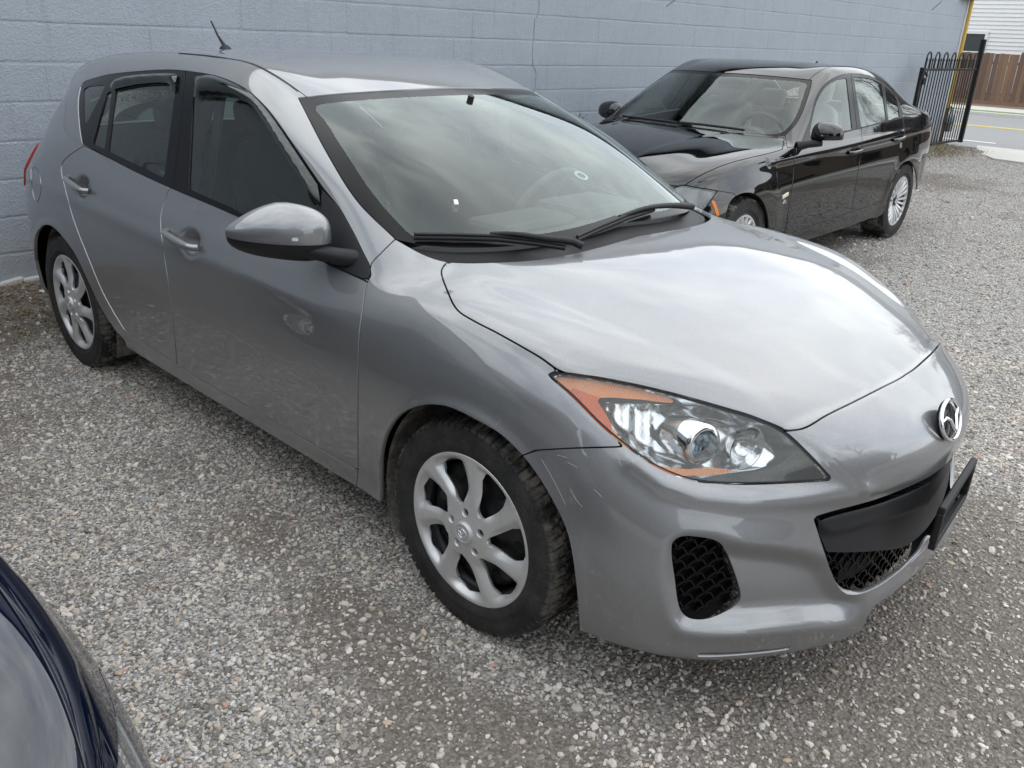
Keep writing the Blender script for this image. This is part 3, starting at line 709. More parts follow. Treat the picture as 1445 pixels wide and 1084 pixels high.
    # ---- roof, tailgate, rear bumper, rear lamp
    roof,S=cut3(S,lambda P: np.maximum.reduce([-.552-P[:,1],1.22-P[:,2],-2.99-P[:,0]]),.0022)
    tail,S=cut3(S,lambda P: np.maximum.reduce([-.50-P[:,1]-.06,P[:,0]+2.985-.9*np.minimum(P[:,2]-1.30,0)*-.25,.60-P[:,2]]),.002)
    rglass,tail=cut3(tail,lambda P: np.maximum.reduce([-.46-P[:,1],1.03-P[:,2],P[:,2]-1.27]),.001)
    rlamp,S=cut3(S,lambda P: np.maximum.reduce([P[:,0]+3.125+.25*(.95-P[:,2]),.765-P[:,2],P[:,2]-.965]),.0015)
    rbump,S=cut3(S,lambda P: np.maximum.reduce([P[:,0]+2.70,P[:,2]-.60+.02*(P[:,0]+3.0)]),.0018)
    fuel=smooth_poly([(44,238),(48,235.5),(53,240),(57,252),(57.8,268),(55,281),(51.5,286),(47.5,277),(44.5,257)],2.5)
    flap,S=C.cut(S,fuel,.0016,lambda s_: (.25+s_.N[:,1])*.2)
    # ---- front bumper with its openings
    bump,S=cut3(S,lambda P: .17-P[:,0],.001)
    grille=smooth_poly([(1148.5,731),(1166.4,723.8),(1238,704),(1307.6,675),(1345,648),(1420,600),(1420,720),(1316,757),(1299,781.5),(1266,809.5),(1233,831),(1206,839.5),(1189,835),(1177.5,818),(1163.7,780.5),(1150.5,740)],4,sharp=(5,6))
    hole,bump=C.cut(bump,grille,.0002)
    fog=smooth_poly([(948,768),(960,757.5),(980,757),(1012.6,764),(1025.8,781),(1043,828),(1044,848),(1025.8,862),(996,873.5),(972,872),(959.4,859),(952.5,819.7)],4)
    foghole,bump=C.cut(bump,fog,.0002)
    slot=smooth_poly([(982,922.5),(1040,920.5),(1105,914),(1118,912),(1112,917),(1040,925),(984,927)],3)
    slit,bump=C.cut(bump,slot,.0002)
    # the nose piece's dark corner beside the lamp
    # ---- link the panels
    FL=.014
    def put(name,s_,mat,both_=True,depth=FL,parent=car):
        s_=s_.flange(depth) if depth else s_
        return surf_obj(name,both(s_) if both_ else s_,mat,parent)
    body=put('body_shell',S,M_SILVER)
    put('hood',hood,M_SILVER); surf_obj('fuel_flap',flap.flange(.01),M_SILVER,body); put('roof_panel',roof,M_SILVER); tg=put('tailgate',tail,M_SILVER); put('rear_window',rglass,M_GLASS,depth=0,parent=tg)
    fb=put('front_bumper',bump,M_SILVER); put('rear_bumper',rbump,M_SILVER)
    for sgn in (1,-1):
        o=lambda s_: s_ if sgn>0 else s_.mirrored()
        surf_obj('fender',o(fender.flange(FL)),M_SILVER,car)
        tl=surf_obj('tail_light',o(rlamp.offset(.010).flange(.02)),M_RED,car)
    # linings: door cards and headlining, so that the cabin is closed from inside
    uni=smooth_poly([(119,205.5),(101,217),(88,230),(90,257.6),(103.8,309.5),(143.7,409.5),(176,466),(278,532.5),(400,603),(503,663),(505,540),(512,435),(518,397.6),(452,367),(339,307),(239,264),(180,236)],6)
    cq=C.field(full,uni,lambda s_: (.35+s_.N[:,1])*.3)-.012
    card=full.split(cq)[0].offset(-.026)
    for sgn in (1,-1): surf_obj('door_card',card if sgn>0 else card.mirrored(),M_DASH,car)
    hd_=full.split(np.maximum(.70-full.N[:,2],1.20-full.V[:,2]))[0]; hd_=hd_.split(-(hd_.V[:,0]+3.0))[0]; hd_=hd_.split(.015-C.field(hd_,wsp))[0]; hd_=hd_.split(.01-C.field(hd_,dlo))[0].offset(-.030); surf_obj('headlining',both(hd_),M_PILLAR,car)
    # dark shell behind every gap
    under=join(S,hood,fender,doorR,doorF,bump,rbump,tail,roof).offset(-.013)
    keep=under.V[under.F].mean(1); 
    put('inner_shell',under,M_VOID,depth=0)
    # ---- window band: glass panes, black frames, pillars
    fwin=smooth_poly([(265,266),(272,132),(276,112),(300,112.5),(328,122),(350,137),(377,163),(411,211),(449,266),(453,275),(453.5,362),(400,333),(343,302.5)],4,sharp=(0,2,9,10))
    rwin=smooth_poly([(151,213),(163,126),(168,114.5),(190,109),(235,106.5),(249,107.5),(246,131),(230.5,252)],4,sharp=(0,2,5,7))
    rqt=smooth_poly([(130,203),(150,131),(157,128),(147,211)],4,sharp=(0,1,2,3))
    qwin=smooth_poly([(117.5,178),(117,140),(119.5,124),(145.5,119.5),(147,123),(122,172)],3,sharp=(0,3,5))
    sail=smooth_poly([(454.5,268),(454.5,368),(518.3,397),(524,389),(522.5,374),(483,299.5)],4,sharp=(0,1,2,4))
    seam=[(262.5,90),(244,257.5),(237,300),(600,500),(600,90)]
    g1,band=C.cut(band,fwin,.0004); g2,band=C.cut(band,rwin,.0004); g3,band=C.cut(band,rqt,.0004); g4,band=C.cut(band,qwin,.0004); sp,band=C.cut(band,sail,.0006)
    frF,frR=C.cut(band,seam,.0016)
    doors=[]
    for sgn in (1,-1):
        o=lambda s_: s_ if sgn>0 else s_.mirrored()
        dF=surf_obj('door',o(doorF.flange(FL)),M_SILVER,car); dR=surf_obj('door',o(doorR.flange(FL)),M_SILVER,car)
        dF['label']='front passenger door' if sgn>0 else 'front door on the far side'; dR['label']='rear passenger door' if sgn>0 else 'rear door on the far side'
        surf_obj('window_frame',o(frF.offset(-.002).flange(.008)),M_TRIMG,dF); surf_obj('window_frame',o(frR.offset(-.002).flange(.008)),M_TRIMG,dR)
        surf_obj('window_pane',o(g1.offset(-.007)),M_GLASS,dF); surf_obj('window_pane',o(g2.offset(-.007)),M_GLASS,dR); surf_obj('quarter_pane',o(g3.offset(-.007)),M_GLASS,dR)
        surf_obj('side_window',o(g4.offset(-.005)),M_GLASS,car)
        surf_obj('mirror_sail',o(sp.offset(.004).flange(.012)),M_TRIM,dF)
        doors.append((dF,dR,sgn))
    # ---- windscreen: dark border, clear middle, cowl below
    wglass=smooth_poly([(420.8,138),(483,132),(574,126.5),(640,123.5),(690,122.8),(760,124),(860,124),(1000,200),(1000,262),(938,290),(880,313),(815,333),(740,345),(660,349.5),(610,347),(575,341),(557.8,337.5),(503.8,283.5),(462,217)],4,sharp=(0,5,6,7,8,16))
    clear=smooth_poly([(445,150),(480,143),(560,137),(640,133.5),(700,132.5),(760,134),(860,134),(980,200),(930,272),(870,302),(800,323),(730,332.5),(650,335.5),(586,333.5),(560,312),(524,270),(488,216),(460,172)],4,sharp=(5,6,7,8))
    wg,cowl=C.cut(screen,wglass,.0006)
    wc,wb=C.cut(wg,clear,.0001)
    ws=surf_obj('windscreen',both(wc.offset(-.003)),M_WS,car); surf_obj('dark_border',both(wb.offset(-.003)),M_TRIMG,ws)
    cw=Surf(cowl.V-np.array([0.012,0,.016]),cowl.F,cowl.N); surf_obj('cowl_panel',both(cw),M_TRIM,car)
    # rubber/trim strip in the roof ditch
    for sgn in (1,-1):
        gut=MB(); xs=np.linspace(-1.95,-1.15,18); zf=cubic([-2.91,-2.66,-2.38,-2.1,-1.85,-1.6,-1.37,-1.135],[1.335,1.375,1.402,1.416,1.421,1.418,1.399,1.332])
        gut.tube([(x,-sgn*.5545,float(zf(x))+.0005) for x in xs],.0055,8); gut.build('roof_gutter_strip',M_TRIM,car)
    # ---- grille
    bar=smooth_poly([(1152,737),(1166.4,729),(1238,709),(1307.6,680),(1345,653),(1420,605),(1420,712),(1330,724),(1293.7,760),(1271.6,773),(1238,777.5),(1200,779.5),(1167,779)],4,sharp=(5,6,12))
    hb=hole.offset(-.022); gb,_=C.cut(hb,bar,.0)
    # bar folds: upper half leans back
    gr=put('grille_bar',gb,M_TRIM,depth=.05)
    q,d=C.px(gb)
    up=smooth_poly([(1150,735),(1166,728),(1238,708),(1307,679),(1345,652),(1420,604),(1420,640),(1345,690),(1300,715),(1238,735),(1167,752)],4)
    ub=Surf(gb.V+gb.N*(.010*sm(-sd_poly(q,up),-3,3))[:,None],gb.F); ub.N=vnormals(ub.V,ub.F); cc=np.abs(ub.V[:,1])<1e-6; ub.N[cc,1]=0
    gr.data.vertices; bpy.data.objects.remove(gr); gr=put('grille_bar',ub,M_TRIM,depth=.06)
    back=hole.offset(-.075); surf_obj('grille_back',both(back),M_VOID,car)
    lo=MB()
    # honeycomb in the lower opening: rows of slanted cells
    def honey(mb,xf,y0,y1,z0,z1,cw_,ch,t=.004,depth=.02,keep=None):
        k=0; z=z0
        while z<z1+ch:
            y=y0+(cw_/2 if k%2 else 0)
            while y<y1+cw_:
                P=[(y-cw_*.5,z),(y-cw_*.22,z+ch*.5),(y+cw_*.22,z+ch*.5),(y+cw_*.5,z)]
                for (ya,za),(yb,zb) in zip(P[:-1],P[1:]):
                    if keep and not (keep(ya,za) and keep(yb,zb)): continue
                    xa,xb=xf(ya,za),xf(yb,zb); n=Vector((0,-(zb-za),yb-ya)).normalized()*t/2
                    v=[]
                    for (x,yy,zz) in ((xa,ya,za),(xb,yb,zb)):
                        for dx in (0,-depth):
                            for s_ in (1,-1): v.append((x+dx,yy+n.y*s_,zz+n.z*s_))
                    mb.add(v,[(0,1,5,4),(0,4,6,2),(1,3,7,5),(2,6,7,3)])
                y+=cw_
            z+=ch*.5; k+=1
    hc=lambda y,z: .862-.42*y*y-.0*z-.02
    def inhole(y,z):
        qq,_=to_px([(.865-.42*y*y,-abs(y),z)]); return sd_poly(qq,grille)[0]<3
    honey(lo,hc,-.46,.46,.20,.46,.048,.040,keep=inhole); lo.build('grille_mesh',M_TRIMG,car)
    # ---- fog lamp pockets
    for sgn in (1,-1):
        o=lambda s_: s_ if sgn>0 else s_.mirrored()
        bk=foghole.offset(-.045); surf_obj('fog_pocket',o(bk),M_VOID,car)
        rimw=foghole.boundary(); 
        cage=MB(); cP,cn=foghole.V.mean(0),foghole.N.mean(0); cn=cn/np.linalg.norm(cn)
        # local frame on the pocket
        ex=np.cross([0,0,1],cn); ex/=np.linalg.norm(ex); ey=np.cross(cn,ex)
        uv=np.stack([(foghole.V-cP)@ex,(foghole.V-cP)@ey],1)
        bd=foghole.boundary(); segs=uv[bd]
        def inside(a,b):
            # crossing count on the outline
            x0,y0=segs[:,0,0],segs[:,0,1]; x1,y1=segs[:,1,0],segs[:,1,1]
            c=((y0<=b)!=(y1<=b)); return (c&(a<x0+(b-y0)*(x1-x0)/np.where(y1==y0,1e-9,y1-y0))).sum()%2==1
        cwid,chei=.050,.034; k=0; b=uv[:,1].min()
        while b<uv[:,1].max()+chei:
            a=uv[:,0].min()+(cwid/2 if k%2 else 0)
            while a<uv[:,0].max()+cwid:
                P=[(a-cwid*.5,b+.004),(a-cwid*.2,b+chei*.46),(a+cwid*.2,b+chei*.54),(a+cwid*.5,b-.004)]
                for (pa,pb) in zip(P[:-1],P[1:]):
                    if not (inside(*pa) and inside(*pb)): continue
                    nn=np.array([-(pb[1]-pa[1]),pb[0]-pa[0]]); nn=nn/np.linalg.norm(nn)*.0022; v=[]
                    for (aa,bb) in (pa,pb):
                        for dp in (-.018,-.036):
                            for s_ in (1,-1): v.append(tuple(cP+ex*(aa+nn[0]*s_)+ey*(bb+nn[1]*s_)+cn*dp))
                    if sgn<0: v=[(x,-y,z) for x,y,z in v]
                    cage.add(v,[(0,1,5,4),(0,4,6,2),(1,3,7,5),(2,6,7,3)])
                a+=cwid
            b+=chei*.5; k+=1
        cage.build('fog_grille',M_TRIMG,car)
    sl_=slit.offset(-.012); surf_obj('air_slot',both(sl_),M_VOID,car)
    # ---- headlamps: lens, amber reflectors, bowls, projector
    q,d=C.px(lens)
    amb=smooth_poly([(780,530),(800,531),(850,537),(905,548),(957,564),(950,567),(900,560),(845,560),(858,585),(868,605),(880,620),(905,640),(935,655),(975,661),(1010,660),(1040,664),(1038,667),(975,670),(935,664),(895,641),(850,604),(805,560)],3)
    dark=smooth_poly([(1041,668),(1080,664),(1105,655),(1122,640),(1128,628),(1139,638),(1172,675),(1125,680),(1034,682),(985,678),(1000,673)],3)
    for sgn in (1,-1):
        def o(s_): return s_ if sgn>0 else s_.mirrored()
        hl=surf_obj('headlight',o(lens.offset(-.001).flange(.008)),M_LENS,car)
        # seal round the lens
        rim_,_=None,None
        ringS=lens.split(np.abs(sd_poly(C.px(lens)[0],lamp))-3.2)[0]; surf_obj('lamp_seal',o(ringS.offset(.0006)),M_RUBBER,hl)
        inner=lens.offset(-.022); am,rest=inner.split(sd_poly(C.px(lens)[0],amb))
        qa=C.px(am)[0]; sr,am2=am.split((qa[:,0]-862)+.55*(qa[:,1]-590)*0+np.where(qa[:,1]<545+.25*(qa[:,0]-790),200,0)); surf_obj('amber_reflector',o(am2),M_AMBER,hl); surf_obj('side_reflector',o(sr.offset(.006)),M_SIDERED,hl)
        dk,rest=rest.split(C.field(rest.offset(.022),dark)); surf_obj('lamp_bezel',o(dk),M_TRIMG,hl)
        # stepped chrome bowl behind
        qq=C.px(rest)[0]; bowl=Surf(rest.V-rest.N*(.045*sm(-sd_poly(qq+0,lamp),0,26)+.005*np.sin(qq[:,0]*.21)*(qq[:,0]<925))[:,None],rest.F); bowl.N=vnormals(bowl.V,bowl.F)
        surf_obj('reflector_bowl',o(bowl),M_REFL,hl)
        for (u,v,rad,dep,nm) in ((985,620,.050,.050,'projector'),(1052,628,.044,.055,'high_beam')):
            P,n=ray_hit(lens,u,v); ax=np.array([.93,-.30,.06]); ax/=np.linalg.norm(ax); c=P-n*.020-ax*.03
            M=frame_from(ax); pb=MB()
            if nm=='projector': prof=[(.036,.060),(.046,.060),(.050,.052),(.052,.0),(.056,-.03)]; lensprof=[(0,.062),(.012,.0605),(.024,.055),(.033,.046),(.036,.040)]
            else: prof=[(.052,.045),(.049,.045),(.040,.022),(.028,.004),(.012,-.004),(0,-.005)]; lensprof=None
            pb.lathe(prof,axis='z',n=40); ys=-1 if sgn<0 else 1
            pb.v=[tuple((M@Vector(p)+Vector(c))*1.0) for p in pb.v]; pb.v=[(x,y*ys,z) for x,y,z in pb.v]
            po=pb.build(nm,M_REFL,hl)
            if lensprof:
                lb=MB(); lb.lathe(lensprof,axis='z',n=32); lb.v=[tuple(M@Vector(p)+Vector(c)) for p in lb.v]; lb.v=[(x,y*ys,z) for x,y,z in lb.v]; lb.build('projector_lens',M_PROJ,hl)
    # ---- emblem: chrome ring with a winged M
    P,n=ray_hit(fullB,1331.5,593); em=MB(); n=np.array([.93,0,.37]); M=frame_from(n); P=P+n*.004
    if True:
        a,b=.064,.050
        ell=[(a*math.cos(t),b*math.sin(t),.013) for t in np.linspace(0,2*math.pi,56,endpoint=False)]
        em.tube(ell,.0052,8,closed=True)
        wing=[(-.062,.012,.016),(-.040,.016,.018),(-.022,.006,.019),(-.008,-.020,.020),(0,-.030,.020),(.008,-.020,.020),(.022,.006,.019),(.040,.016,.018),(.062,.012,.016)]
        em.tube(wing,[.003,.0045,.005,.005,.0045,.005,.005,.0045,.003],8)
        em.v=[tuple(M@Vector(v)+Vector(P)) for v in em.v]; eo=em.build('emblem',M_CHROME,car)
        bp_=MB(); bp_.lathe([(0,.006),(.9,.006),(1,.002)],axis='z',n=40); bp_.v=[tuple(M@Vector((x*a,y*b,z))+Vector(P)) for x,y,z in bp_.v]; bp_.build('emblem_plate',M_TRIMG,eo)
    # ---- licence plate frame
    pf=MB(); w2,h2=.158,.063; pc=Vector((.940,.000,.467)); T_=Euler((.062,.017,.074),'XYZ').to_matrix()
    def pb_(y,z,dy,dz,x=-.004,dx=.017): pf.box(T_@Vector((x,y,z))+pc,(dx,dy,dz),T_,.004)
    pb_(0,h2-.009,2*w2,.020); pb_(0,-h2+.009,2*w2,.020); pb_(-w2+.009,0,.020,2*h2-.036); pb_(w2-.009,0,.020,2*h2-.036)
    pfo=pf.build('plate_frame',M_TRIM,car)
    bp2=MB(); bp2.box(T_@Vector((-.012,0,0))+pc,(.006,2*w2-.03,2*h2-.03),T_)
    for y,z in ((-.085,.030),(.085,.030),(-.085,-.030),(.085,-.030)): bp2.box(T_@Vector((-.008,y,z))+pc,(.006,.022,.010),T_,.002)
    bp2.build('plate_bracket',M_TRIMG,pfo)
    # ---- door handles
    for (dF,dR,sgn) in doors:
        for (dr,(u0,v0),(u1,v1)) in ((dF,(237,326),(281,350)),(dR,(98,250.5),(126.5,270))):
            A,na=ray_hit(full,u0,v0); B_,nb=ray_hit(full,u1,v1); hb=MB()
            m=(A+B_)/2; off=np.array([0,-.026,0]); P=[A+na*.004,A+off*.85+(B_-A)*.10,m+off*1.15,B_+off*.95-(B_-A)*.08,B_+nb*.004]
            Pq=smooth_poly([tuple(p_) for p_ in P],.012,closed=False)
            hb.tube([tuple(p_) for p_ in Pq],[.0115+.004*math.sin(math.pi*i/(len(Pq)-1)) for i in range(len(Pq))],10)
            if sgn<0: hb.v=[(x,-y,z) for x,y,z in hb.v]
            hb.build('door_handle',M_SILVER,dr)
    # ---- door mirrors
    for (dF,dR,sgn) in doors:
        mirror_parts(dF,sgn)
    # ---- smoked deflectors over the side windows
    for (dF,dR,sgn) in doors:
        o=lambda s_: s_ if sgn>0 else s_.mirrored()
        vF=smooth_poly([(275,140),(276,110),(300,108),(330,118.5),(353,132),(379,159),(413,207),(450,262),(453,285),(449,292),(440,285),(425,255),(395,208),(368,165),(352,147),(320,139),(295,138)],4,sharp=(0,1,7))
        vR=smooth_poly([(157,122),(165,113),(190,107.5),(235,105),(252,106),(249,130),(243,131),(240,119),(200,119.5),(170,125),(159,127)],4,sharp=(4,5))
        for dr,poly in ((dF,vF),(dR,vR)):
            src=full.split(C.field(full,poly,lambda s_: (.3+s_.N[:,1])*.2))[0]
            qv,_=C.px(src); e=-sd_poly(qv,poly); lift=.006+.020*sm(e,0,9)
            ds=Surf(src.V+src.N*lift[:,None],src.F); ds.N=vnormals(ds.V,ds.F); surf_obj('wind_deflector',o(ds),M_TINT,dr)
    # ---- wheels with linings
    hw=hatch_wheel(); wm={}
    bar=MB(); bar.v=hw['steel'].v[:]; bar.f=hw['steel'].f[:]; bar.sm=hw['steel'].sm[:]; bar.add(hw['rim'].v,hw['rim'].f,True)
    wb_=bar.mesh('wheel',M_STEEL)
    capS=surf_obj('hubcap',hw['S'],M_ALLOY); cap_me=capS.data; bpy.data.objects.remove(capS)
    mesh={'wheel':(wb_,None),'tyre':(hw['tyre'],'wheel'),'hubcap':(cap_me,'wheel'),'wheel_nuts':(hw['nut'].mesh('wheel_nuts',M_RUST),'wheel'),'steel_wheel_holes':(hw['holes'].mesh('steel_wheel_holes',M_VOID),'wheel'),'centre_cap':(hw['cap'].mesh('centre_cap',M_ALLOY),'wheel'),'cap_emblem':(hw['emblem'].mesh('cap_emblem',M_CHROME),'wheel'),'brake_disc':(hw['disc'].mesh('brake_disc',M_DISC),'wheel')}
    for (x,s_,sp_) in ((0,1,0),(-2.64,1,R(-9)),(0,-1,0),(-2.64,-1,0)):
        wheel_group(mesh,car,(x+(.004 if x==0 else .0),-s_*.760,.313),0 if s_>0 else math.pi,sp_)
        ln=MB(); ln.lathe([(.375,-.84 if x==0 else -.83),(.372,-.80),(.365,-.52),(.20,-.50)],n=40,c=(x+.02,0,.31),arc=(R(-28),R(208)))
        if s_<0: ln.v=[(a,-b,c) for a,b,c in ln.v]
        ln.build('wheel_arch_liner',M_LINER,car)
    # ---- wipers
    def wiper(pts_px,arm_px,lift=.012):
        wbm=MB(); P=[]
        for (u,v) in pts_px:
            p_,n_=ray_hit(fullB,u,v); P.append(tuple(p_+n_*lift))
        wbm.tube(P,.0075,6); wbm.tube([(a,b,c+.010) for a,b,c in P],.005,6); w=wbm.build('wiper_blade',M_TRIM,car)
        A=[]
        for i,(u,v) in enumerate(arm_px):
            p_,n_=ray_hit(fullB,u,v); A.append(tuple(p_+n_*(lift+.018 if 0<i<len(arm_px)-1 else lift+.008)))
        ar=MB(); ar.tube(smooth_poly(A,.03,closed=False).tolist(),[.006+.006*(i/ max(1,len(smooth_poly(A,.03,closed=False))-1)) for i in range(len(smooth_poly(A,.03,closed=False)))],8); ar.build('wiper_arm',M_TRIM,w)
    wiper([(585,339),(640,340),(700,342),(760,349),(795,355)],[(690,337),(720,341),(770,348),(805,354),(822,357)])
    wiper([(812,343),(840,330),(880,313),(920,300)],[(870,313),(905,304),(940,300),(972,298)])
    # ---- antenna on the roof

    an=MB(); b0=Vector((-2.60,0,1.418)); an.lathe([(.032,0),(.026,.010),(.012,.022),(0,.024)],axis='z',n=20,c=tuple(b0)); an.tube([b0+Vector((0,0,.012)),b0+Vector((-.03,0,.035)),b0+Vector((-.06,0,.06)),b0+Vector((-.115,0,.125))],[.010,.008,.0055,.0038],8); an.build('antenna',M_TRIM,car)
    # fuel flap outline, a thin ring in the rear wing
    fuel_=smooth_poly([(44,238),(52,236),(57,250),(57.5,268),(54,283),(51,286),(46,275),(43.5,255)],3)
    # ---- scuffs on the bumper corner and the door
    sc=MB()
    for ln in ([(764,648),(776,668),(790,695),(798,712)],[(786,642),(800,646)],[(800,652),(815,660)],[(805,690),(812,704),(822,716)],[(838,690),(850,702)],[(700,600),(706,592)]):
        pp=[]
        for (u,v) in ln:
            p_,n_=ray_hit(fullB,u,v); pp.append(tuple(p_+n_*.0004))
        sc.tube(pp,.00035,4)
    sc.build('scuff_marks',simple('scuff',(.50,.50,.50),rough=.8),car)
    hatch_interior(car)
    hatch_badges(car,fullB,ray_hit)
    return car

M_SIDERED=simple('red_orange_reflector',(.85,.13,.01),rough=.18,grain=.35,scale=160,bump=.3)
M_PROJ=glass('projector_glass',(.75,.82,.90)); M_STEEL=simple('black_steel_wheel',(.012,.012,.014),rough=.4,metal=.3,grain=.4); M_RUST=simple('rusty_nut',(.10,.055,.035),rough=.6,metal=.5,grain=.5,scale=120)
def mirror_parts(door,sgn):
    """mirror housing as a smooth shell: painted cap over a black lower half, on a black arm"""
    c=Vector((-.745,-.912,.986)); L_,Wd,Hh=.090,.116,.094
    n1,n2=40,56
    def pt(th,ph):
        x=math.cos(th); r=math.sin(th); e=lambda q,k: math.copysign(abs(q)**k,q)
        y=r*e(math.cos(ph),.72); z=r*e(math.sin(ph),.62); X=L_*x; Y=Wd*y; Z=Hh*z
        if X<0: X*=.52         # flat glass side at the back
        o_=-Y/Wd; Z*=(1-.55*max(0,o_+.15)**1.4-.12*max(0,-o_)) if Z>0 else 1-.25*o_
        X-=.72*(-Y)
        if Z<0: Z*=.80
        return (X,Y,Z)
    V=[];
    for i in range(n1+1):
        for j in range(n2): V.append(pt(math.pi*i/n1,2*math.pi*j/n2))
    F=[]
    for i in range(n1):
        for j in range(n2):
            a,b,c_,d=i*n2+j,i*n2+(j+1)%n2,(i+1)*n2+(j+1)%n2,(i+1)*n2+j; F+=[(a,b,c_),(a,c_,d)]
    S=Surf(np.array(V),np.array(F)); 
    if (S.N*S.V).sum()<0: S=Surf(S.V,S.F[:,::-1])
    S.N[:n2]=[1,0,0]; S.N[-n2:]=[-1,0,0]
    S.V=S.V+np.array(c)
    f=(S.V[:,2]-(c.z-.012-.05*(S.V[:,0]-c.x)))
    low,cap=S.split(f); capS,glassS=cap.split(-((cap.V[:,0]-c.x)-.72*(cap.V[:,1]-c.y)+.036))
    o=lambda s_: s_ if sgn>0 else s_.mirrored()
    m=surf_obj('door_mirror',o(capS.flange(.006,False)),M_SILVER,door)
    if sgn<0: m.location=(-.05,-.015,-.035)   # this one is folded slightly back
    surf_obj('mirror_base',o(low.offset(-.002)),M_TRIM,m); surf_obj('mirror_rim',o(glassS.offset(-.003)),M_TRIM,m)
    arm=MB(); arm.tube([(-.545,-.745,.925),(-.590,-.800,.932),(-.62,-.825,.937),(-.66,-.86,.944),(-.72,-.89,.955)],[.028,.026,.024,.022,.022],12)
    if sgn<0: arm.v=[(x,-y,z) for x,y,z in arm.v]
    arm.build('mirror_arm',M_TRIM,m)
def S_x(s): return s.V[:,0]

def seat_meshes():
    """one front seat: cushion, back, headrest on two posts"""
    def pad(mb,c,a,b,h,rx,e1=.45,e2=.5):
        M=Matrix.Rotation(R(rx),3,'Y'); n1,n2=16,28; e=lambda q,k: math.copysign(abs(q)**k,q); V=[];F=[]
        for i in range(n1+1):
            for j in range(n2):
                th,ph=math.pi*i/n1-math.pi/2,2*math.pi*j/n2
                V.append(M@Vector((h*e(math.sin(th),e1),b*e(math.cos(th),e1)*e(math.sin(ph),e2),a*e(math.cos(th),e1)*e(math.cos(ph),e2)))+Vector(c))
        for i in range(n1):
            for j in range(n2): F.append((i*n2+j,i*n2+(j+1)%n2,(i+1)*n2+(j+1)%n2,(i+1)*n2+j))
        mb.add(V,F,True)
    cu=MB(); pad(cu,(0,0,0),.26,.25,.075,82)
    bk=MB(); pad(bk,(-.31,0,.34),.33,.245,.075,-17); 
    for y in (-.20,.20): pad(bk,(-.28,y,.30),.25,.05,.075,-17)
    hd=MB(); pad(hd,(-.43,0,.745),.095,.135,.055,-12)
    po=MB()
    for y in (-.065,.065): po.tube([(-.385,y,.60),(-.405,y,.69)],.006,8)
    return cu,bk,hd,po
def add_seats(parent,places,mat):
    cu,bk,hd,po=seat_meshes(); me=[cu.mesh('seat_cushion',mat),bk.mesh('seat_back',mat),hd.mesh('headrest',mat),po.mesh('headrest_posts',M_CHROME)]
    for (x,y,z) in places:
        s_=link('seat',me[0],parent); s_.location=(x,y,z)
        for m_ in me[1:]: link(m_.name.split('.')[0],m_,s_)
def hatch_interior(car):
    add_seats(car,((-1.16,-.36,.50),(-1.16,.36,.50)),M_SEAT)
    b=MB(); b.box((-1.98,0,.52),(.52,1.22,.16),None,.05); b.box((-2.26,0,.80),(.16,1.24,.52),Matrix.Rotation(R(-14),3,'Y'),.05)
    for y in (-.38,0,.38): b.box((-2.33,y,1.14),(.09,.25,.15),Matrix.Rotation(R(-10),3,'Y'),.035)
    b.build('rear_bench',M_SEAT,car)
    d=MB(); prof=[(-.16,.90),(-.28,.925),(-.50,.935),(-.66,.90),(-.74,.82),(-.76,.66),(-.66,.52),(-.20,.50)]
    v=[(x,s_,z) for s_ in (-.70,.70) for x,z in prof]; n=len(prof); d.add(v,[list(range(n)),list(range(n,2*n))[::-1]]+[(i,(i+1)%n,n+(i+1)%n,n+i) for i in range(n)])
    d.box((-.62,.36,.945),(.26,.34,.06),None,.025)
    d.box((-.58,-.05,.945),(.20,.36,.045),None,.02)
    db=d.build('dashboard',M_DASH,car)
    sw=MB(); cpos=Vector((-.83,.36,.90)); M_=Matrix.Rotation(R(-62),3,'Y')
    sw.tube([cpos+M_@Vector((.185*math.cos(t),.185*math.sin(t),0)) for t in np.linspace(0,2*math.pi,40,endpoint=False)],.015,8,closed=True)
    sw.lathe([(0,.02),(.05,.018),(.06,0),(.06,-.03)],axis='z',n=20); sw.v[-80:]=[tuple(M_@Vector(p)+cpos) for p in sw.v[-80:]]
    for a in (0,math.pi,-math.pi/2): sw.tube([cpos,cpos+M_@Vector((.18*math.cos(a),.18*math.sin(a),0))],.014,6)
    sw.build('steering_wheel',M_DASH,car)
    fl=MB(); fl.box((-1.3,0,.30),(3.4,1.40,.06)); fl.box((-2.75,0,.66),(.75,1.3,.05)); fl.build('cabin_floor',M_VOID,car)
    for s_ in (-1,1):
        MB().tube([(-1.68,s_*.715,.92),(-1.66,s_*.67,1.15),(-1.62,s_*.60,1.37)],[.045,.04,.035],8).build('centre_pillar_trim',M_PILLAR,car)
        MB().box((-1.60,s_*.655,1.02),(.05,.012,.62),Matrix.Rotation(R(s_*12),3,'X')@Matrix.Rotation(R(4),3,'Y')).build('seat_belt',M_PILLAR,car)
    rv=MB(); rv.box((-.93,0,1.262),(.03,.24,.065),Matrix.Rotation(R(-12),3,'Y'),.014); rv.tube([(-.92,0,1.28),(-.90,0,1.335)],.012,8); rv.build('rear_view_mirror',M_TRIM,car)
    for s_ in (-.33,.33): MB().box((-1.14,s_,1.318),(.17,.40,.014),Matrix.Rotation(R(10),3,'Y'),.006).build('sun_visor',M_PILLAR,car)
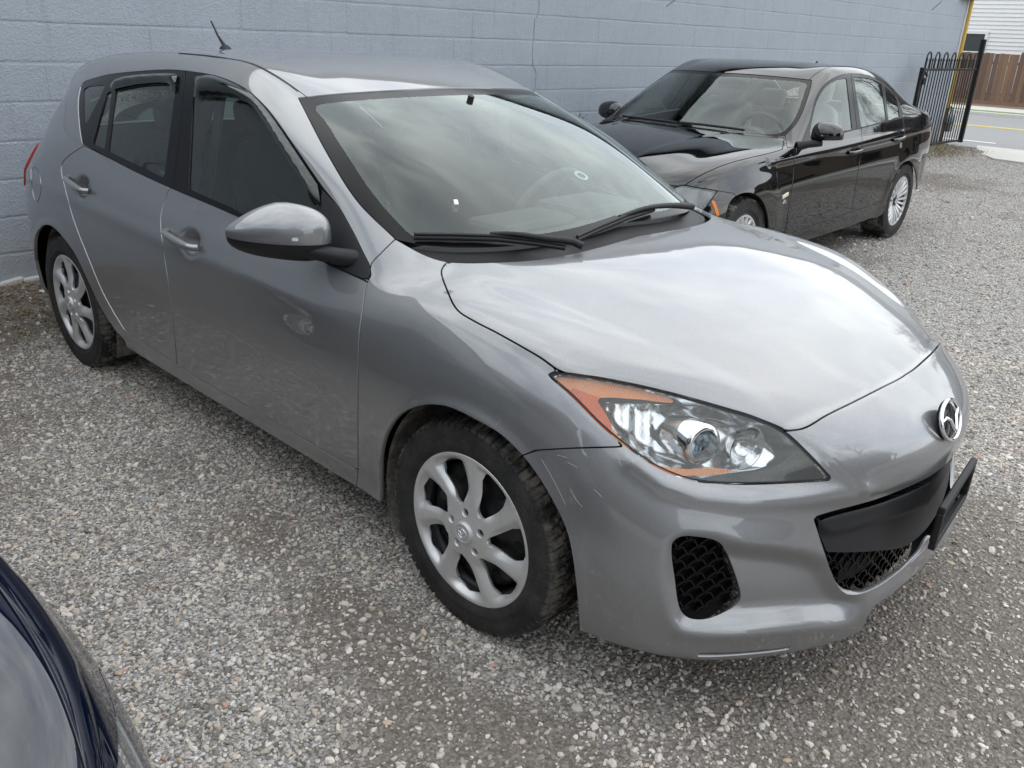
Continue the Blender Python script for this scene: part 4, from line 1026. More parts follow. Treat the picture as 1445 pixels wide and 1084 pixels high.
def hatch_badges(car,full,hit):
    # small paper tags and a round sticker behind the screen
    t=MB(); P,n=hit(full,643.5,286); t.box(P-n*.012,(.012,.020,.030),frame_from(n)); t.build('screen_tag',simple('white_tag',(.75,.78,.76),rough=.5),car)
    st=MB(); P,n=hit(full,822,244); M=frame_from(n)
    st.lathe([(.016,-.010),(.026,-.010)],axis='z',n=32); st.v=[tuple(M@Vector(v)+Vector(P)) for v in st.v]; st.build('round_sticker',simple('pale_sticker',(.55,.72,.74),rough=.4),car)
# ---------------------------------------------------------------- the black saloon: control net and build (metres, own axes)
def sedan_net():
    col=[
     [(-3.50,-.60,.22),(-3.58,-.68,.25),(-3.61,-.70,.33),(-3.63,-.715,.47),(-3.62,-.72,.62),(-3.60,-.72,.80),(-3.58,-.705,.94),(-3.545,-.665,1.035)],
     [(-3.32,-.70,.21),(-3.36,-.79,.24),(-3.38,-.815,.32),(-3.40,-.83,.46),(-3.40,-.838,.62),(-3.40,-.835,.79),(-3.39,-.81,.93),(-3.37,-.757,1.038)],
     [(-3.08,-.72,.20),(-3.10,-.82,.23),(-3.11,-.85,.31),(-3.12,-.872,.45),(-3.12,-.882,.62),(-3.14,-.878,.79),(-3.16,-.85,.93),(-3.18,-.795,1.042)],
     [(-2.80,-.74,.19),(-2.80,-.84,.22),(-2.80,-.87,.30),(-2.80,-.892,.44),(-2.80,-.902,.61),(-2.82,-.896,.78),(-2.84,-.868,.925),(-2.87,-.818,1.035)],
     [(-2.42,-.74,.18),(-2.42,-.835,.205),(-2.42,-.872,.28),(-2.42,-.892,.43),(-2.42,-.903,.60),(-2.43,-.898,.77),(-2.44,-.875,.905),(-2.46,-.832,1.018)],
     [(-1.98,-.74,.18),(-1.98,-.83,.20),(-1.98,-.872,.275),(-1.98,-.890,.42),(-1.98,-.903,.60),(-1.98,-.900,.76),(-2.0,-.878,.885),(-2.02,-.836,.993)],
     [(-1.50,-.74,.18),(-1.50,-.83,.20),(-1.50,-.872,.275),(-1.50,-.890,.42),(-1.50,-.903,.59),(-1.50,-.900,.745),(-1.52,-.878,.86),(-1.54,-.836,.963)],
     [(-1.02,-.74,.18),(-1.02,-.83,.20),(-1.02,-.872,.275),(-1.02,-.890,.42),(-1.02,-.903,.58),(-1.02,-.900,.73),(-1.04,-.878,.83),(-1.06,-.836,.932)],
     [(-.56,-.74,.18),(-.56,-.83,.20),(-.56,-.872,.275),(-.56,-.892,.42),(-.56,-.904,.57),(-.57,-.900,.71),(-.58,-.876,.805),(-.60,-.832,.902)],
     [(-.22,-.74,.18),(-.22,-.83,.20),(-.22,-.868,.28),(-.22,-.893,.42),(-.22,-.905,.56),(-.23,-.902,.69),(-.235,-.872,.79),(-.245,-.816,.887)],
     [(.10,-.74,.18),(.10,-.835,.20),(.10,-.868,.28),(.10,-.892,.41),(.10,-.904,.55),(.09,-.898,.67),(.08,-.868,.77),(.06,-.806,.866)],
     [(.36,-.72,.18),(.38,-.82,.20),(.385,-.848,.27),(.39,-.868,.39),(.385,-.875,.52),(.375,-.868,.63),(.355,-.838,.73),(.33,-.775,.832)],
     [(.55,-.64,.18),(.59,-.74,.20),(.605,-.765,.26),(.61,-.782,.37),(.60,-.784,.48),(.585,-.775,.58),(.56,-.755,.68),(.51,-.708,.790)],
     [(.63,-.56,.175),(.68,-.63,.195),(.70,-.645,.25),(.705,-.655,.35),(.695,-.655,.45),(.680,-.65,.55),(.655,-.645,.65),(.61,-.625,.752)]]
    NS=13; c=8; rt=2; M=5; fy=[0,.22,.42,.62,.81,1]
    S=[[col[i][r] for i in range(NS+1)] for r in range(8)]
    cen=[(.75,.17),(.81,.19),(.83,.25),(.83,.35),(.82,.45),(.81,.55),(.80,.64),(.745,.705)]
    F=[]
    for r in range(8):
        a=col[NS][r]; x1,z1=cen[r]; F.append([(a[0]+(x1-a[0])*(1-(1-t)**2.3),a[1]*(1-t),a[2]+(z1-a[2])*t) for t in fy])
    rc=[(-3.66,.22),(-3.73,.25),(-3.76,.33),(-3.775,.47),(-3.77,.62),(-3.75,.80),(-3.74,.94),(-3.72,1.055)]
    B=[]
    for r in range(8):
        a=col[0][r]; x1,z1=rc[r]; B.append([(a[0]+(x1-a[0])*(1-(1-t)**2.3),a[1]*(1-t),a[2]+(z1-a[2])*(1-(1-t)**2)) for t in fy])
    hx=[-.43,-.16,.12,.38,.58,.745]; hz=[.985,.968,.938,.892,.825,.705]
    cow=[col[c][7],(-.62,-.70,.948),(-.525,-.50,.968),(-.465,-.33,.978),(-.438,-.16,.984),(-.43,0,.985)]
    H=[]
    for k in range(M+1):
        t=fy[k]; row=[]
        for q,i in enumerate(range(c,NS+1)):
            a=col[i][7]
            if i==NS: row.append(F[7][k]); continue
            if q==0: row.append(cow[k]); continue
            row.append((a[0]+(hx[q]-a[0])*(1-(1-t)**2.2),a[1]*(1-t),a[2]+(hz[q]-a[2])*(1-(1-t)**2.6)))
        H.append(row)
    u8=[(-3.04,-.705,1.115),(-2.77,-.742,1.128),(-2.40,-.762,1.142),(-2.0,-.768,1.137),(-1.58,-.767,1.120),(-1.17,-.760,1.092),(-.83,-.742,1.052)]
    u9=[(-2.86,-.632,1.218),(-2.62,-.660,1.256),(-2.30,-.678,1.294),(-1.98,-.687,1.31),(-1.64,-.690,1.303),(-1.32,-.684,1.262),(-1.045,-.672,1.192)]
    u10=[(-2.63,-.565,1.325),(-2.42,-.578,1.362),(-2.15,-.588,1.391),(-1.88,-.592,1.402),(-1.64,-.592,1.399),(-1.43,-.590,1.381),(-1.245,-.585,1.322)]
    U=[[col[i][7] for i in range(rt,c+1)],u8,u9,u10]
    rx=[-2.70,-2.46,-2.16,-1.87,-1.61,-1.37,-1.10]; rz=[1.352,1.388,1.412,1.422,1.420,1.406,1.362]
    T=[[(a[0]+(rx[i]-a[0])*(1-(1-t)**2),a[1]*(1-t),a[2]+(rz[i]-a[2])*(1-(1-t)**2.4)) for i,a in enumerate(u10)] for t in fy]
    n=c-rt
    def face(base,top,edge):
        G=[]
        for r,tt in enumerate((0,.345,.675,1)):
            row=[]
            for k in range(M+1):
                p=[base[k][d]+(top[k][d]-base[k][d])*tt for d in range(3)]; p[2]+=.02*math.sin(math.pi*tt)
                if k==0: p=list(edge[r])
                else:
                    l=[edge[0][d]+(edge[3][d]-edge[0][d])*tt for d in range(3)]
                    for d in range(3): p[d]+=(edge[r][d]-l[d])*(1-fy[k])**2
                row.append(tuple(p))
            G.append(row)
        G[0]=list(base); G[3]=list(top); return G
    Wn=face([H[k][0] for k in range(M+1)],[T[k][n] for k in range(M+1)],[U[r][n] for r in range(4)])
    kb=[(-3.18+(-3.26+3.18)*(1-(1-t)**2),-.795*(1-t),1.042+.018*(1-(1-t)**2)) for t in fy]
    Rr=face(kb,[T[k][0] for k in range(M+1)],[U[r][0] for r in range(4)])
    # trunk deck: from the rear edge to the foot of the rear window
    K=[]
    for k in range(M+1):
        t=fy[k]; a0=B[7][k]; a2=Rr[0][k]; a1=col[1][7]
        mid=(a1[0]+((a0[0]+a2[0])/2-a1[0])*(1-(1-t)**2),a1[1]*(1-t),a1[2]+(1.052-a1[2])*(1-(1-t)**2))
        K.append([a0,mid,a2])
    cr=[([H[k][0] for k in range(M+1)],[.45,1,1,1,1]),([Rr[0][k] for k in range(M+1)],[.2,.8,.8,.8,.8]),(S[6],[.15]*3+[.35]*9+[.2]*1),([K[k][0] for k in range(M+1)],[.6]*5)]
    return dict(S=S,F=F,B=B,H=H,U=U,Wn=Wn,T=T,R=Rr,K=K,crease=cr)

BMW_M=Matrix.Translation((-2.089,2.772,.011))@Matrix.Rotation(-1.5563,4,'Z')
def sedan_wheel():
    Ro,W,Rr=.322,.225,.215; n=10; Rc=.222
    def hgt(r,t):
        a=(t/(2*np.pi/n)); a=a-np.round(a)
        h=np.full_like(r,-.100)+.028*(1-sm(r,.04,.17)) ; h+=.010*sm(r,.214,.222); return h
    S=disc_surf(.012,Rc,56,400,hgt); r=np.hypot(S.V[:,0],S.V[:,2]); t=np.arctan2(S.V[:,2],S.V[:,0])
    a=(t/(2*np.pi/n)); a=a-np.round(a); arc=a*2*np.pi/n*r; per=2*np.pi/n*r
    f1=np.abs(arc)-(per*.23-.008)            # opening inside each V
    f2=.5*per-np.abs(arc)-(per*.25-.008)     # opening between the Vs
    f=np.maximum(np.minimum(f1,f2),np.maximum(.058-r,r-.198)); _,S=S.split(f)
    S=S.flange(.022,False)
    bar=MB(); bar.lathe([(.205,.09),(.205,-.05),(.207,-.085),(.214,-.104),(.226,-.104),(.228,-.096),(.218,-.09)],n=72); bar.lathe([(.02,-.01),(.12,-.01),(.205,.0)],n=48)
    disc=MB(); disc.lathe([(.05,-.045),(.155,-.045),(.157,-.04),(.157,-.022),(.05,-.022)],n=48)
    cap=MB(); cap.lathe([(0,-.080),(.026,-.080),(.034,-.078),(.036,-.070)],n=32)
    em=MB()
    for k in range(4): em.lathe([(.0,-.0815),(.022,-.0815)],n=6,arc=(k*math.pi/2+.02,(k+1)*math.pi/2-.02))
    nut=MB()
    for k in range(5):
        th=2*math.pi*k/5+.3; nut.lathe([(0,-.072),(.008,-.072),(.0105,-.066)],c=(.045*math.cos(th),-.004,.045*math.sin(th)),n=8)
    cs=surf_obj('alloy_rim',S,M_BWHEEL); me=cs.data; bpy.data.objects.remove(cs)
    emm=em.mesh('cap_emblem',[simple('emblem_white',(.7,.72,.75),rough=.2),simple('emblem_blue',(.05,.16,.45),rough=.2)],recalc=False)
    for i,pl in enumerate(emm.polygons): pl.material_index=(i//(len(emm.polygons)//4))%2
    return {'wheel':(bar.mesh('wheel',M_STEEL),None),'tyre':(tyre_mesh(Ro,W,Rr,'tyre',60),'wheel'),'alloy_rim':(me,'wheel'),'brake_disc':(disc.mesh('brake_disc',M_DISC),'wheel'),'centre_cap':(cap.mesh('centre_cap',M_TRIMG),'wheel'),'cap_emblem':(emm,'wheel'),'wheel_nuts':(nut.mesh('wheel_nuts',M_STEEL),'wheel')}

def build_sedan():
    car=empty('sedan_car',(0,0,0),0,'glossy black four-door saloon with bright multi-spoke wheels parked along the block wall','car')
    car.matrix_world=BMW_M
    pts,quads,cre=car_net(**sedan_net())
    V,Q=cage_mesh(pts,quads,4,creases=cre); V[np.abs(V[:,1])<1e-5,1]=0
    S=Surf(V,np.concatenate([Q[:,[0,1,2]],Q[:,[0,2,3]]])).mirrored()
    C=Cutter(BMW_M)
    N=S.N; V=S.V; disp=np.zeros(len(V)); side=np.abs(N[:,1])>.4
    zc=.845+.030*(-V[:,0]-.6); disp+=np.where(side&(V[:,0]<-.2),.007*np.exp(-((V[:,2]-zc)/.03)**2),0)
    disp-=np.where(side&(V[:,0]<-.3)&(V[:,0]>-2.5),.008*np.exp(-((V[:,2]-zc+.09)/.06)**2),0)
    for cx in (0,-2.76):
        r=np.hypot(V[:,0]-cx,V[:,2]-.32); disp+=np.where(side,.010*sm(r,.50,.37),0)
    # hood ribs
    yr=.30+.10*(-V[:,0]); disp+=np.where((N[:,2]>.5)&(V[:,0]>-.6)&(V[:,2]<1.0),.003*sm(np.abs(V[:,1])-(.46-.16*(V[:,0]+.5)),-.03,.03),0)
    S.V=V+N*disp[:,None]; S.N=vnormals(S.V,S.F); c0=np.abs(S.V[:,1])<1e-6; S.N[c0,1]=0; S.N/=np.linalg.norm(S.N,axis=1)[:,None]
    full=Surf(S.V.copy(),S.F.copy(),S.N.copy()); fullB=both(full)
    fl_=lambda s_: np.maximum(.45-s_.V[:,1],-9)
    farch=smooth_poly([(1022,330),(1024,305),(1029,287),(1037,277.5),(1048,272.5),(1060,272),(1072,278),(1080,291),(1084.5,310),(1085,340),(1060,380),(1022,380)],3,sharp=(0,9,10,11))
    rarch=smooth_poly([(1247,292),(1251.7,280),(1256,266),(1260.4,253.8),(1270.8,233.5),(1283,226.5),(1291,236),(1294.5,254),(1293,275),(1287,300),(1265,345),(1245,330)],3,sharp=(0,9,10,11))
    _,S=S.split(C.field(S,farch,lambda s_: np.maximum(.45-s_.V[:,1],-.6-s_.V[:,0])))
    _,S=S.split(C.field(S,rarch,lambda s_: np.maximum(.45-s_.V[:,1],s_.V[:,0]+2.2)))
    dlo=smooth_poly([(1128.3,205),(1140,201),(1165,194),(1189.5,187),(1215.7,180.8),(1254.3,172),(1274.5,166.8),(1273.5,157),(1266.7,139.7),(1254,122.3),(1234,110),(1214,105),(1194.5,104.4),(1177,110),(1162,121),(1151,139.7),(1142,172),(1130.5,201)],3,sharp=(0,6,7,17))
    band,S=C.cut(S,dlo,.0012,lambda s_: (.35-s_.N[:,1])*.2)
    wsp=smooth_poly([(800,101),(956.3,102),(1037,103.7),(1090,107.5),(1145.6,113),(1144.5,122),(1134.5,153),(1123.5,175),(1108,191.5),(1092.5,194),(1028,187.4),(957.4,178),(878.8,168),(800,160)],3,sharp=(0,4,5,8,13))
    screen,S=C.cut(S,wsp,.0016,lambda s_: np.maximum((.15-s_.N[:,0])*.1,s_.V[:,0]+.36))
    lampp=smooth_poly([(957,262.8),(985,265),(1012.5,269.5),(1003,283),(990,300),(950,310),(900,300)],3,sharp=(2,4,5,6))
    lens,S=C.cut(S,lampp,.003,lambda s_: np.maximum(.25-s_.V[:,0],.2-s_.V[:,1]))
    hoodp=smooth_poly([(964,262.6),(992.8,245.5),(1026,231.5),(1059,222.5),(1085,216.5),(1104,211),(1107,194.5),(1092.5,194.6),(1028,188),(957,178.6),(879,168.5),(780,175),(760,280),(880,300),(940,262)],3,sharp=(0,5,6,11,12,13,14))
    hood,S=C.cut(S,hoodp,.0024,lambda s_: np.maximum((.25-s_.N[:,2])*.1,-.7-s_.V[:,0]))
    fend=smooth_poly([(1123.7,208),(1121,225),(1119,252.7),(1113,295),(1106,330),(1080,380),(1036,273),(1012.5,269.5),(960,262),(992,240),(1050,215),(1100,190),(1108,192),(1111,209)],3,sharp=tuple(range(4,14)))
    fender,S=C.cut(S,fend,GAP,lambda s_: np.maximum(-.9-s_.V[:,0],.45-s_.V[:,1]))
    sd_=lambda s_: np.maximum(-2.75-s_.V[:,0],(.3-s_.N[:,1])*.3)
    fdoor=smooth_poly([(1123.7,206.5),(1121,225),(1119,252.7),(1113,295),(1108,333),(1117.5,328.5),(1160,313.5),(1199,300),(1202.2,294),(1209.5,249),(1214,222),(1216.4,204.5),(1215.6,181),(1189,187.5),(1150,199)],3,sharp=(0,4,7,12))
    rdoor=smooth_poly([(1215.6,181),(1216.4,204.5),(1214,222),(1209.5,249),(1202.2,294),(1199,300),(1230,289.5),(1247,283),(1251,268),(1258,241.8),(1269,214.4),(1274.5,198),(1276,185),(1274,167)],3,sharp=(0,5,7,13))
    doorF,S=C.cut(S,fdoor,GAP,sd_); doorR,S=C.cut(S,rdoor,GAP,sd_)
    roof,S=cut3(S,lambda P: np.maximum.reduce([P[:,1]-.580,1.20-P[:,2],-2.66-P[:,0]]),.0022)
    rglass,S=cut3(S,lambda P: np.maximum.reduce([P[:,1]-.52,1.075-P[:,2],P[:,0]+2.66,P[:,2]-1.335]),.001)
    trunk,S=cut3(S,lambda P: np.maximum.reduce([P[:,1]-.66,P[:,0]+3.20,.62-P[:,2]]),.002)
    rlamp,S=cut3(S,lambda P: np.maximum.reduce([P[:,0]+3.42+.15*(P[:,2]-.8),.72-P[:,2],P[:,2]-.93]),.0015)
    rbump,S=cut3(S,lambda P: np.maximum.reduce([P[:,0]+2.9,P[:,2]-.66]),.0018)
    bump,S=cut3(S,lambda P: .12-P[:,0],.001)
    nk,bump=cut3(bump,lambda P: np.maximum.reduce([np.abs(P[:,1]-.17)-.14,.47-P[:,2],P[:,2]-.655,.6-P[:,0]]),.001)
    li,bump=cut3(bump,lambda P: np.maximum.reduce([P[:,1]-.36,.24-P[:,2],P[:,2]-.36,.6-P[:,0]]),.001)
    FL=.014
    def put(name,s_,mat,depth=FL,parent=car): return surf_obj(name,both(s_.flange(depth) if depth else s_),mat,parent)
    put('body_shell',S,M_BLACK); put('hood',hood,M_BLACK); put('roof_panel',roof,M_BLACK); put('front_bumper',bump,M_BLACK); put('rear_bumper',rbump,M_BLACK)
    tr=put('boot_lid',trunk,M_BLACK); put('rear_window',rglass,M_GLASS,0)
    put('kidney_grille',nk.offset(-.02),M_TRIMG,.02); put('lower_intake',li.offset(-.03),M_VOID,.02)
    put('inner_shell',join(S,hood,fender,doorR,doorF,bump,rbump,trunk,roof).offset(-.013),M_VOID,0)
    fwin=smooth_poly([(1143,192),(1147,167),(1153.4,143),(1164.6,123.5),(1179.6,113.5),(1195,110),(1203,182.5)],3,sharp=(0,5,6))
    rwin=smooth_poly([(1205.5,109.5),(1219.4,109.5),(1234.3,113.5),(1244.3,119),(1251.5,170),(1215.7,179.5)],3,sharp=(0,3,4,5))
    qwin=smooth_poly([(1249.3,122.5),(1259,131.5),(1266,143),(1269.8,165.5),(1254.3,169.6)],3,sharp=(0,3,4))
    g1,band=C.cut(band,fwin,.0004); g2,band=C.cut(band,rwin,.0004); g3,band=C.cut(band,qwin,.0004)
    frF,frR=C.cut(band,[(1199.5,90),(1209.5,180),(1212,200),(1000,220),(1000,90)],.0016)
    wglass=smooth_poly([(800,105),(957,106.5),(1037,108),(1090,112),(1138,117.5),(1136,128),(1128,153),(1117,174),(1103,186.5),(1085,189),(1028,183),(957.4,174),(884,164),(800,160)],3,sharp=(0,13))
    wc,wb=C.cut(screen,wglass,.0001)
    ws=surf_obj('windscreen',both(wc.offset(-.003)),M_WS2,car); surf_obj('dark_border',both(wb.offset(-.003)),M_TRIMG,ws)
    doors=[]
    for sgn in (1,-1):
        o=lambda s_: s_ if sgn>0 else s_.mirrored()
        surf_obj('fender',o(fender.flange(FL)),M_BLACK,car); surf_obj('tail_light',o(rlamp.flange(.01)),M_RED,car)
        dF=surf_obj('door',o(doorF.flange(FL)),M_BLACK,car); dR=surf_obj('door',o(doorR.flange(FL)),M_BLACK,car)
        dF['label']='front door, driver side' if sgn>0 else 'front door on the wall side'; dR['label']='rear door, driver side' if sgn>0 else 'rear door on the wall side'
        surf_obj('window_frame',o(frF.offset(-.002).flange(.008)),M_TRIMG,dF); surf_obj('window_frame',o(frR.offset(-.002).flange(.008)),M_TRIMG,dR)
        surf_obj('window_pane',o(g1.offset(-.006)),M_WS2,dF); surf_obj('window_pane',o(g2.offset(-.006)),M_WS2,dR); surf_obj('quarter_pane',o(g3.offset(-.006)),M_WS2,dR)
        hl=surf_obj('headlight',o(lens.flange(.03)),M_LENS,car); surf_obj('lamp_housing',o(lens.offset(-.018)),M_LAMPGREY,hl)
        am=full.split(np.maximum(np.abs((full.V[:,0]-.405)-.35*(full.V[:,2]-.60))-.012,np.maximum(np.abs(full.V[:,2]-.61)-.045,.5-full.V[:,1])))[0]
        surf_obj('side_marker',o(am.offset(.003).flange(.004)),M_AMBER2,car)
        b=MB(); P,n=ray_hit(full,1107.5,276,BMW_M); b.box(Vector(P)+Vector(n)*.003,(.085,.010,.026),Matrix.Rotation(R(12),3,'Y'),.004)
        if sgn<0: b.v=[(x,-y,z) for x,y,z in b.v]
        b.build('indicator_repeater',M_CREAM,car)
        # small chrome "xi" letters under the repeater
        t=MB(); P,n=ray_hit(full,1107,284.5,BMW_M); P=Vector(P)+Vector(n)*.003
        fx=-1 if sgn>0 else 1
        def st(a,b_,r=.0022): t.tube([P+Vector((fx*a[0],0,a[1])),P+Vector((fx*b_[0],0,b_[1]))],r,5)
        st((-.026,-.012),(-.006,.012)); st((-.026,.012),(-.006,-.012)); st((.002,.012),(.002,-.012)); st((.002,.012),(.012,.007)); st((.012,.007),(.012,-.007)); st((.012,-.007),(.002,-.012)); st((.020,-.012),(.020,.005)); st((.020,.010),(.020,.013))
        if sgn<0: t.v=[(x,-y,z) for x,y,z in t.v]
        t.build('badge_letters',M_CHROME,car)
        for dr,(u0,v0),(u1,v1) in ((dF,(1197,216),(1214,211)),(dR,(1260,198),(1274,192.5))):
            A,na=ray_hit(full,u0,v0,BMW_M); B_,nb=ray_hit(full,u1,v1,BMW_M); hb=MB(); off=np.array([0,.030,0]); m_=(A+B_)/2
            Pq=smooth_poly([tuple(x) for x in (A+na*.004,A+off*.8+(B_-A)*.1,m_+off*1.1,B_+off*.9-(B_-A)*.1,B_+nb*.004)],.02,closed=False)
            hb.tube([tuple(x) for x in Pq],.013,8)
            if sgn<0: hb.v=[(x,-y,z) for x,y,z in hb.v]
            hb.build('door_handle',M_BLACK,dr)
            cup=full.split(np.hypot((full.V[:,0]-m_[0])/.075,(full.V[:,2]-m_[2])/.045)-1+(full.V[:,1]<.5)*9)[0]
            surf_obj('handle_recess',o(cup.offset(.0015)),M_TRIMG,dr)
        sedan_mirror(dF,sgn)
    # aerial fin, wipers, gutter
    fin=MB(); fin.prism([(-.07,0),(.07,0),(.03,.022),(-.03,.048),(-.06,.046)],-.018,.018,lambda x,y,z:(x-2.52,z,y+1.372)); fin.build('aerial_fin',M_BLACK,car)
    for (ps) in ([(880,166.5),(915,171.5),(955,176.5)],[(958,176),(990,179),(1030,183.5),(1050,187)]):
        P=[]
        for (u,v) in ps:
            p_,n_=ray_hit(fullB,u,v,BMW_M)
            if p_ is not None: P.append(tuple(p_+n_*.016))
        if len(P)>1: wm=MB(); wm.tube(P,.009,6); wm.build('wiper',M_TRIM,car)
    w=sedan_wheel()
    for (x,s_) in ((.05,1),(-2.76,1),(.05,-1),(-2.76,-1)):
        wheel_group(w,car,(x,s_*.775,.318),math.pi if s_>0 else 0,.1)
        ln=MB(); ln.lathe([(.372,.855),(.37,.82),(.365,.52),(.2,.5)],n=36,c=(x,0,.32),arc=(R(-28),R(208)))
        if s_<0: ln.v=[(a,-b,c_) for a,b,c_ in ln.v]
        ln.build('wheel_arch_liner',M_LINER,car)
    # interior
    add_seats(car,((-1.42,-.37,.47),(-1.42,.37,.47)),M_LIGHTSEAT)
    b=MB(); b.box((-2.30,0,.50),(.50,1.25,.16),None,.05); b.box((-2.58,0,.76),(.15,1.26,.52),Matrix.Rotation(R(-18),3,'Y'),.05)
    for y in (-.40,0,.40): b.box((-2.68,y,1.09),(.08,.24,.15),Matrix.Rotation(R(-10),3,'Y'),.03)
    b.build('rear_bench',M_LIGHTSEAT,car)
    d=MB(); prof=[(-.50,.90),(-.62,.93),(-.85,.925),(-.95,.87),(-1.0,.70),(-.9,.5),(-.5,.5)]; n=len(prof); v=[(x,s_,z) for s_ in (-.72,.72) for x,z in prof]
    d.add(v,[list(range(n)),list(range(n,2*n))[::-1]]+[(i,(i+1)%n,n+(i+1)%n,n+i) for i in range(n)]); d.box((-.86,.37,.94),(.24,.34,.06),None,.025); d.build('dashboard',M_DASH,car)
    sw=MB(); cpos=Vector((-1.06,.37,.90)); M_=Matrix.Rotation(R(-65),3,'Y'); sw.tube([cpos+M_@Vector((.185*math.cos(t_),.185*math.sin(t_),0)) for t_ in np.linspace(0,2*math.pi,36,endpoint=False)],.016,8,closed=True)
    for a in (0,math.pi,-math.pi/2): sw.tube([cpos,cpos+M_@Vector((.18*math.cos(a),.18*math.sin(a),0))],.016,6)
    sw.build('steering_wheel',M_DASH,car)
    fl=MB(); fl.box((-1.6,0,.28),(3.4,1.45,.06)); fl.box((-2.95,0,.95),(.45,1.3,.03)); fl.build('cabin_floor',M_VOID,car)
    rv=MB(); rv.box((-1.16,0,1.245),(.03,.23,.07),Matrix.Rotation(R(-12),3,'Y'),.014); rv.tube([(-1.15,0,1.27),(-1.12,0,1.32)],.012,8); rv.build('rear_view_mirror',M_TRIM,car)
    for s_ in (-1,1):
        pl=MB(); pl.tube([(-1.72,s_*.74,.93),(-1.72,s_*.69,1.15),(-1.70,s_*.61,1.36)],[.05,.045,.04],8); pl.build('centre_pillar_trim',M_PILLAR,car)
    return car
M_LAMPGREY=simple('grey_lamp_bowl',(.17,.18,.19),rough=.2,metal=.7,grain=.4,scale=25)
M_WS2=glass('clear_car_glass',(.82,.87,.85)); M_CREAM=simple('cream_lens',(.72,.66,.52),rough=.25); M_AMBER2=simple('orange_marker',(.75,.20,.02),rough=.25,grain=.1)
def sedan_mirror(door,sgn):
    c=Vector((-.80,.965,.985)); n1,n2=32,48; V=[];F=[]
    e=lambda q,k: math.copysign(abs(q)**k,q)
    for i in range(n1+1):
        for j in range(n2):
            th,ph=math.pi*i/n1,2*math.pi*j/n2; x=math.cos(th); r=math.sin(th); y=r*e(math.cos(ph),.75); z=r*e(math.sin(ph),.75)
            X=.090*x; Y=.108*y; Z=.084*z
            if X<0: X*=.45
            if Z<0: Z*=.72-.20*(Y/.125)
            else: Z*=1-.12*(Y/.125)
            X-=.10*Y*.6
            V.append((X,Y,Z))
    for i in range(n1):
        for j in range(n2):
            a,b,c_,d=i*n2+j,i*n2+(j+1)%n2,(i+1)*n2+(j+1)%n2,(i+1)*n2+j; F+=[(a,b,c_),(a,c_,d)]
    S=Surf(np.array(V),np.array(F))
    if (S.N*S.V).sum()<0: S=Surf(S.V,S.F[:,::-1])
    S.V=S.V+np.array(c)
    low,cap=S.split(S.V[:,2]-(c.z-.030+.08*(S.V[:,1]-c.y)))
    o=lambda s_: s_ if sgn>0 else s_.mirrored()
    S.N[:n2]=[1,0,0]
    m=surf_obj('door_mirror',o(cap.flange(.005,False)),M_BLACK,door)
    if sgn<0: m.location=(-.02,.085,-.005); surf_obj('mirror_base',o(low.offset(-.002)),M_TRIM,m)
    arm=MB(); arm.tube([(-.66,.825,.905),(-.70,.88,.922),(-.76,.95,.935)],[.034,.026,.024],10)
    if sgn<0: arm.v=[(x,-y,z) for x,y,z in arm.v]
    arm.build('mirror_arm',M_TRIM,m)
def navy_from(sedan):
    c=copy_tree(sedan); c.name='navy_car'; c.matrix_world=Matrix.Translation((.17,-2.80,-.01))@Matrix.Rotation(R(6.5),4,'Z')
    tag(c,'dark navy car of which only the front wing and bonnet edge show, nearest the camera','car')
    def rec(o):
        if o.type=='MESH':
            for s_ in o.material_slots:
                if s_.material is M_BLACK: s_.link='OBJECT'; s_.material=M_NAVY
        for k in o.children: rec(k)
    rec(c)
    for o in list(c.children):
        if o.name.startswith('side_marker'): bpy.data.objects.remove(o)
    for d in c.children:
        for k in list(d.children):
            if k.name.startswith('door_mirror'): k.location.x-=.38
    return c
# ---------------------------------------------------------------- ground, wall, gate and street
WX=-3.88; WEND=14.62; H0=1.4965; CH=.2032; CL=.4064
def gz(x,y):
    x=np.asarray(x,float); y=np.asarray(y,float)
    m=.115*sm(-x,3.25,3.9)*(1-sm(y,13.6,15.2))
    m=m+.05*np.exp(-((x+3.2)/.5)**2-((y-13.6)/.9)**2)
    n=.007*np.sin(x*2.1+1.3*np.sin(y*1.7))*np.sin(y*1.9+.7)+.004*np.sin(x*5.3+y*3.1)*np.sin(y*4.7-x*2.2)
    return m+n*(1-sm(y,11.5,13))
def bare(x,y):
    """0..1: where the loose stone is thin and the brown bed shows"""
    a=(.5+.5*np.sin(x*1.3+np.sin(y*1.1)*1.5))*(.5+.5*np.sin(y*1.6+1.2*np.sin(x*.9+1)))+.25*np.sin(x*6+y*3)*np.sin(y*5-x*4)
    a=a+.75*np.exp(-((x-1.05)/.55)**2-((y+.35)/.75)**2)+.55*np.exp(-((x-.35)/.5)**2-((y+1.35)/.35)**2)+.6*np.exp(-((x+.2)/2.2)**2-((y+1.05)/.22)**2)+.9*sm(-x,2.9,3.5)*(1-sm(y,.6,1.6))
    return np.clip(a,0,1.2)
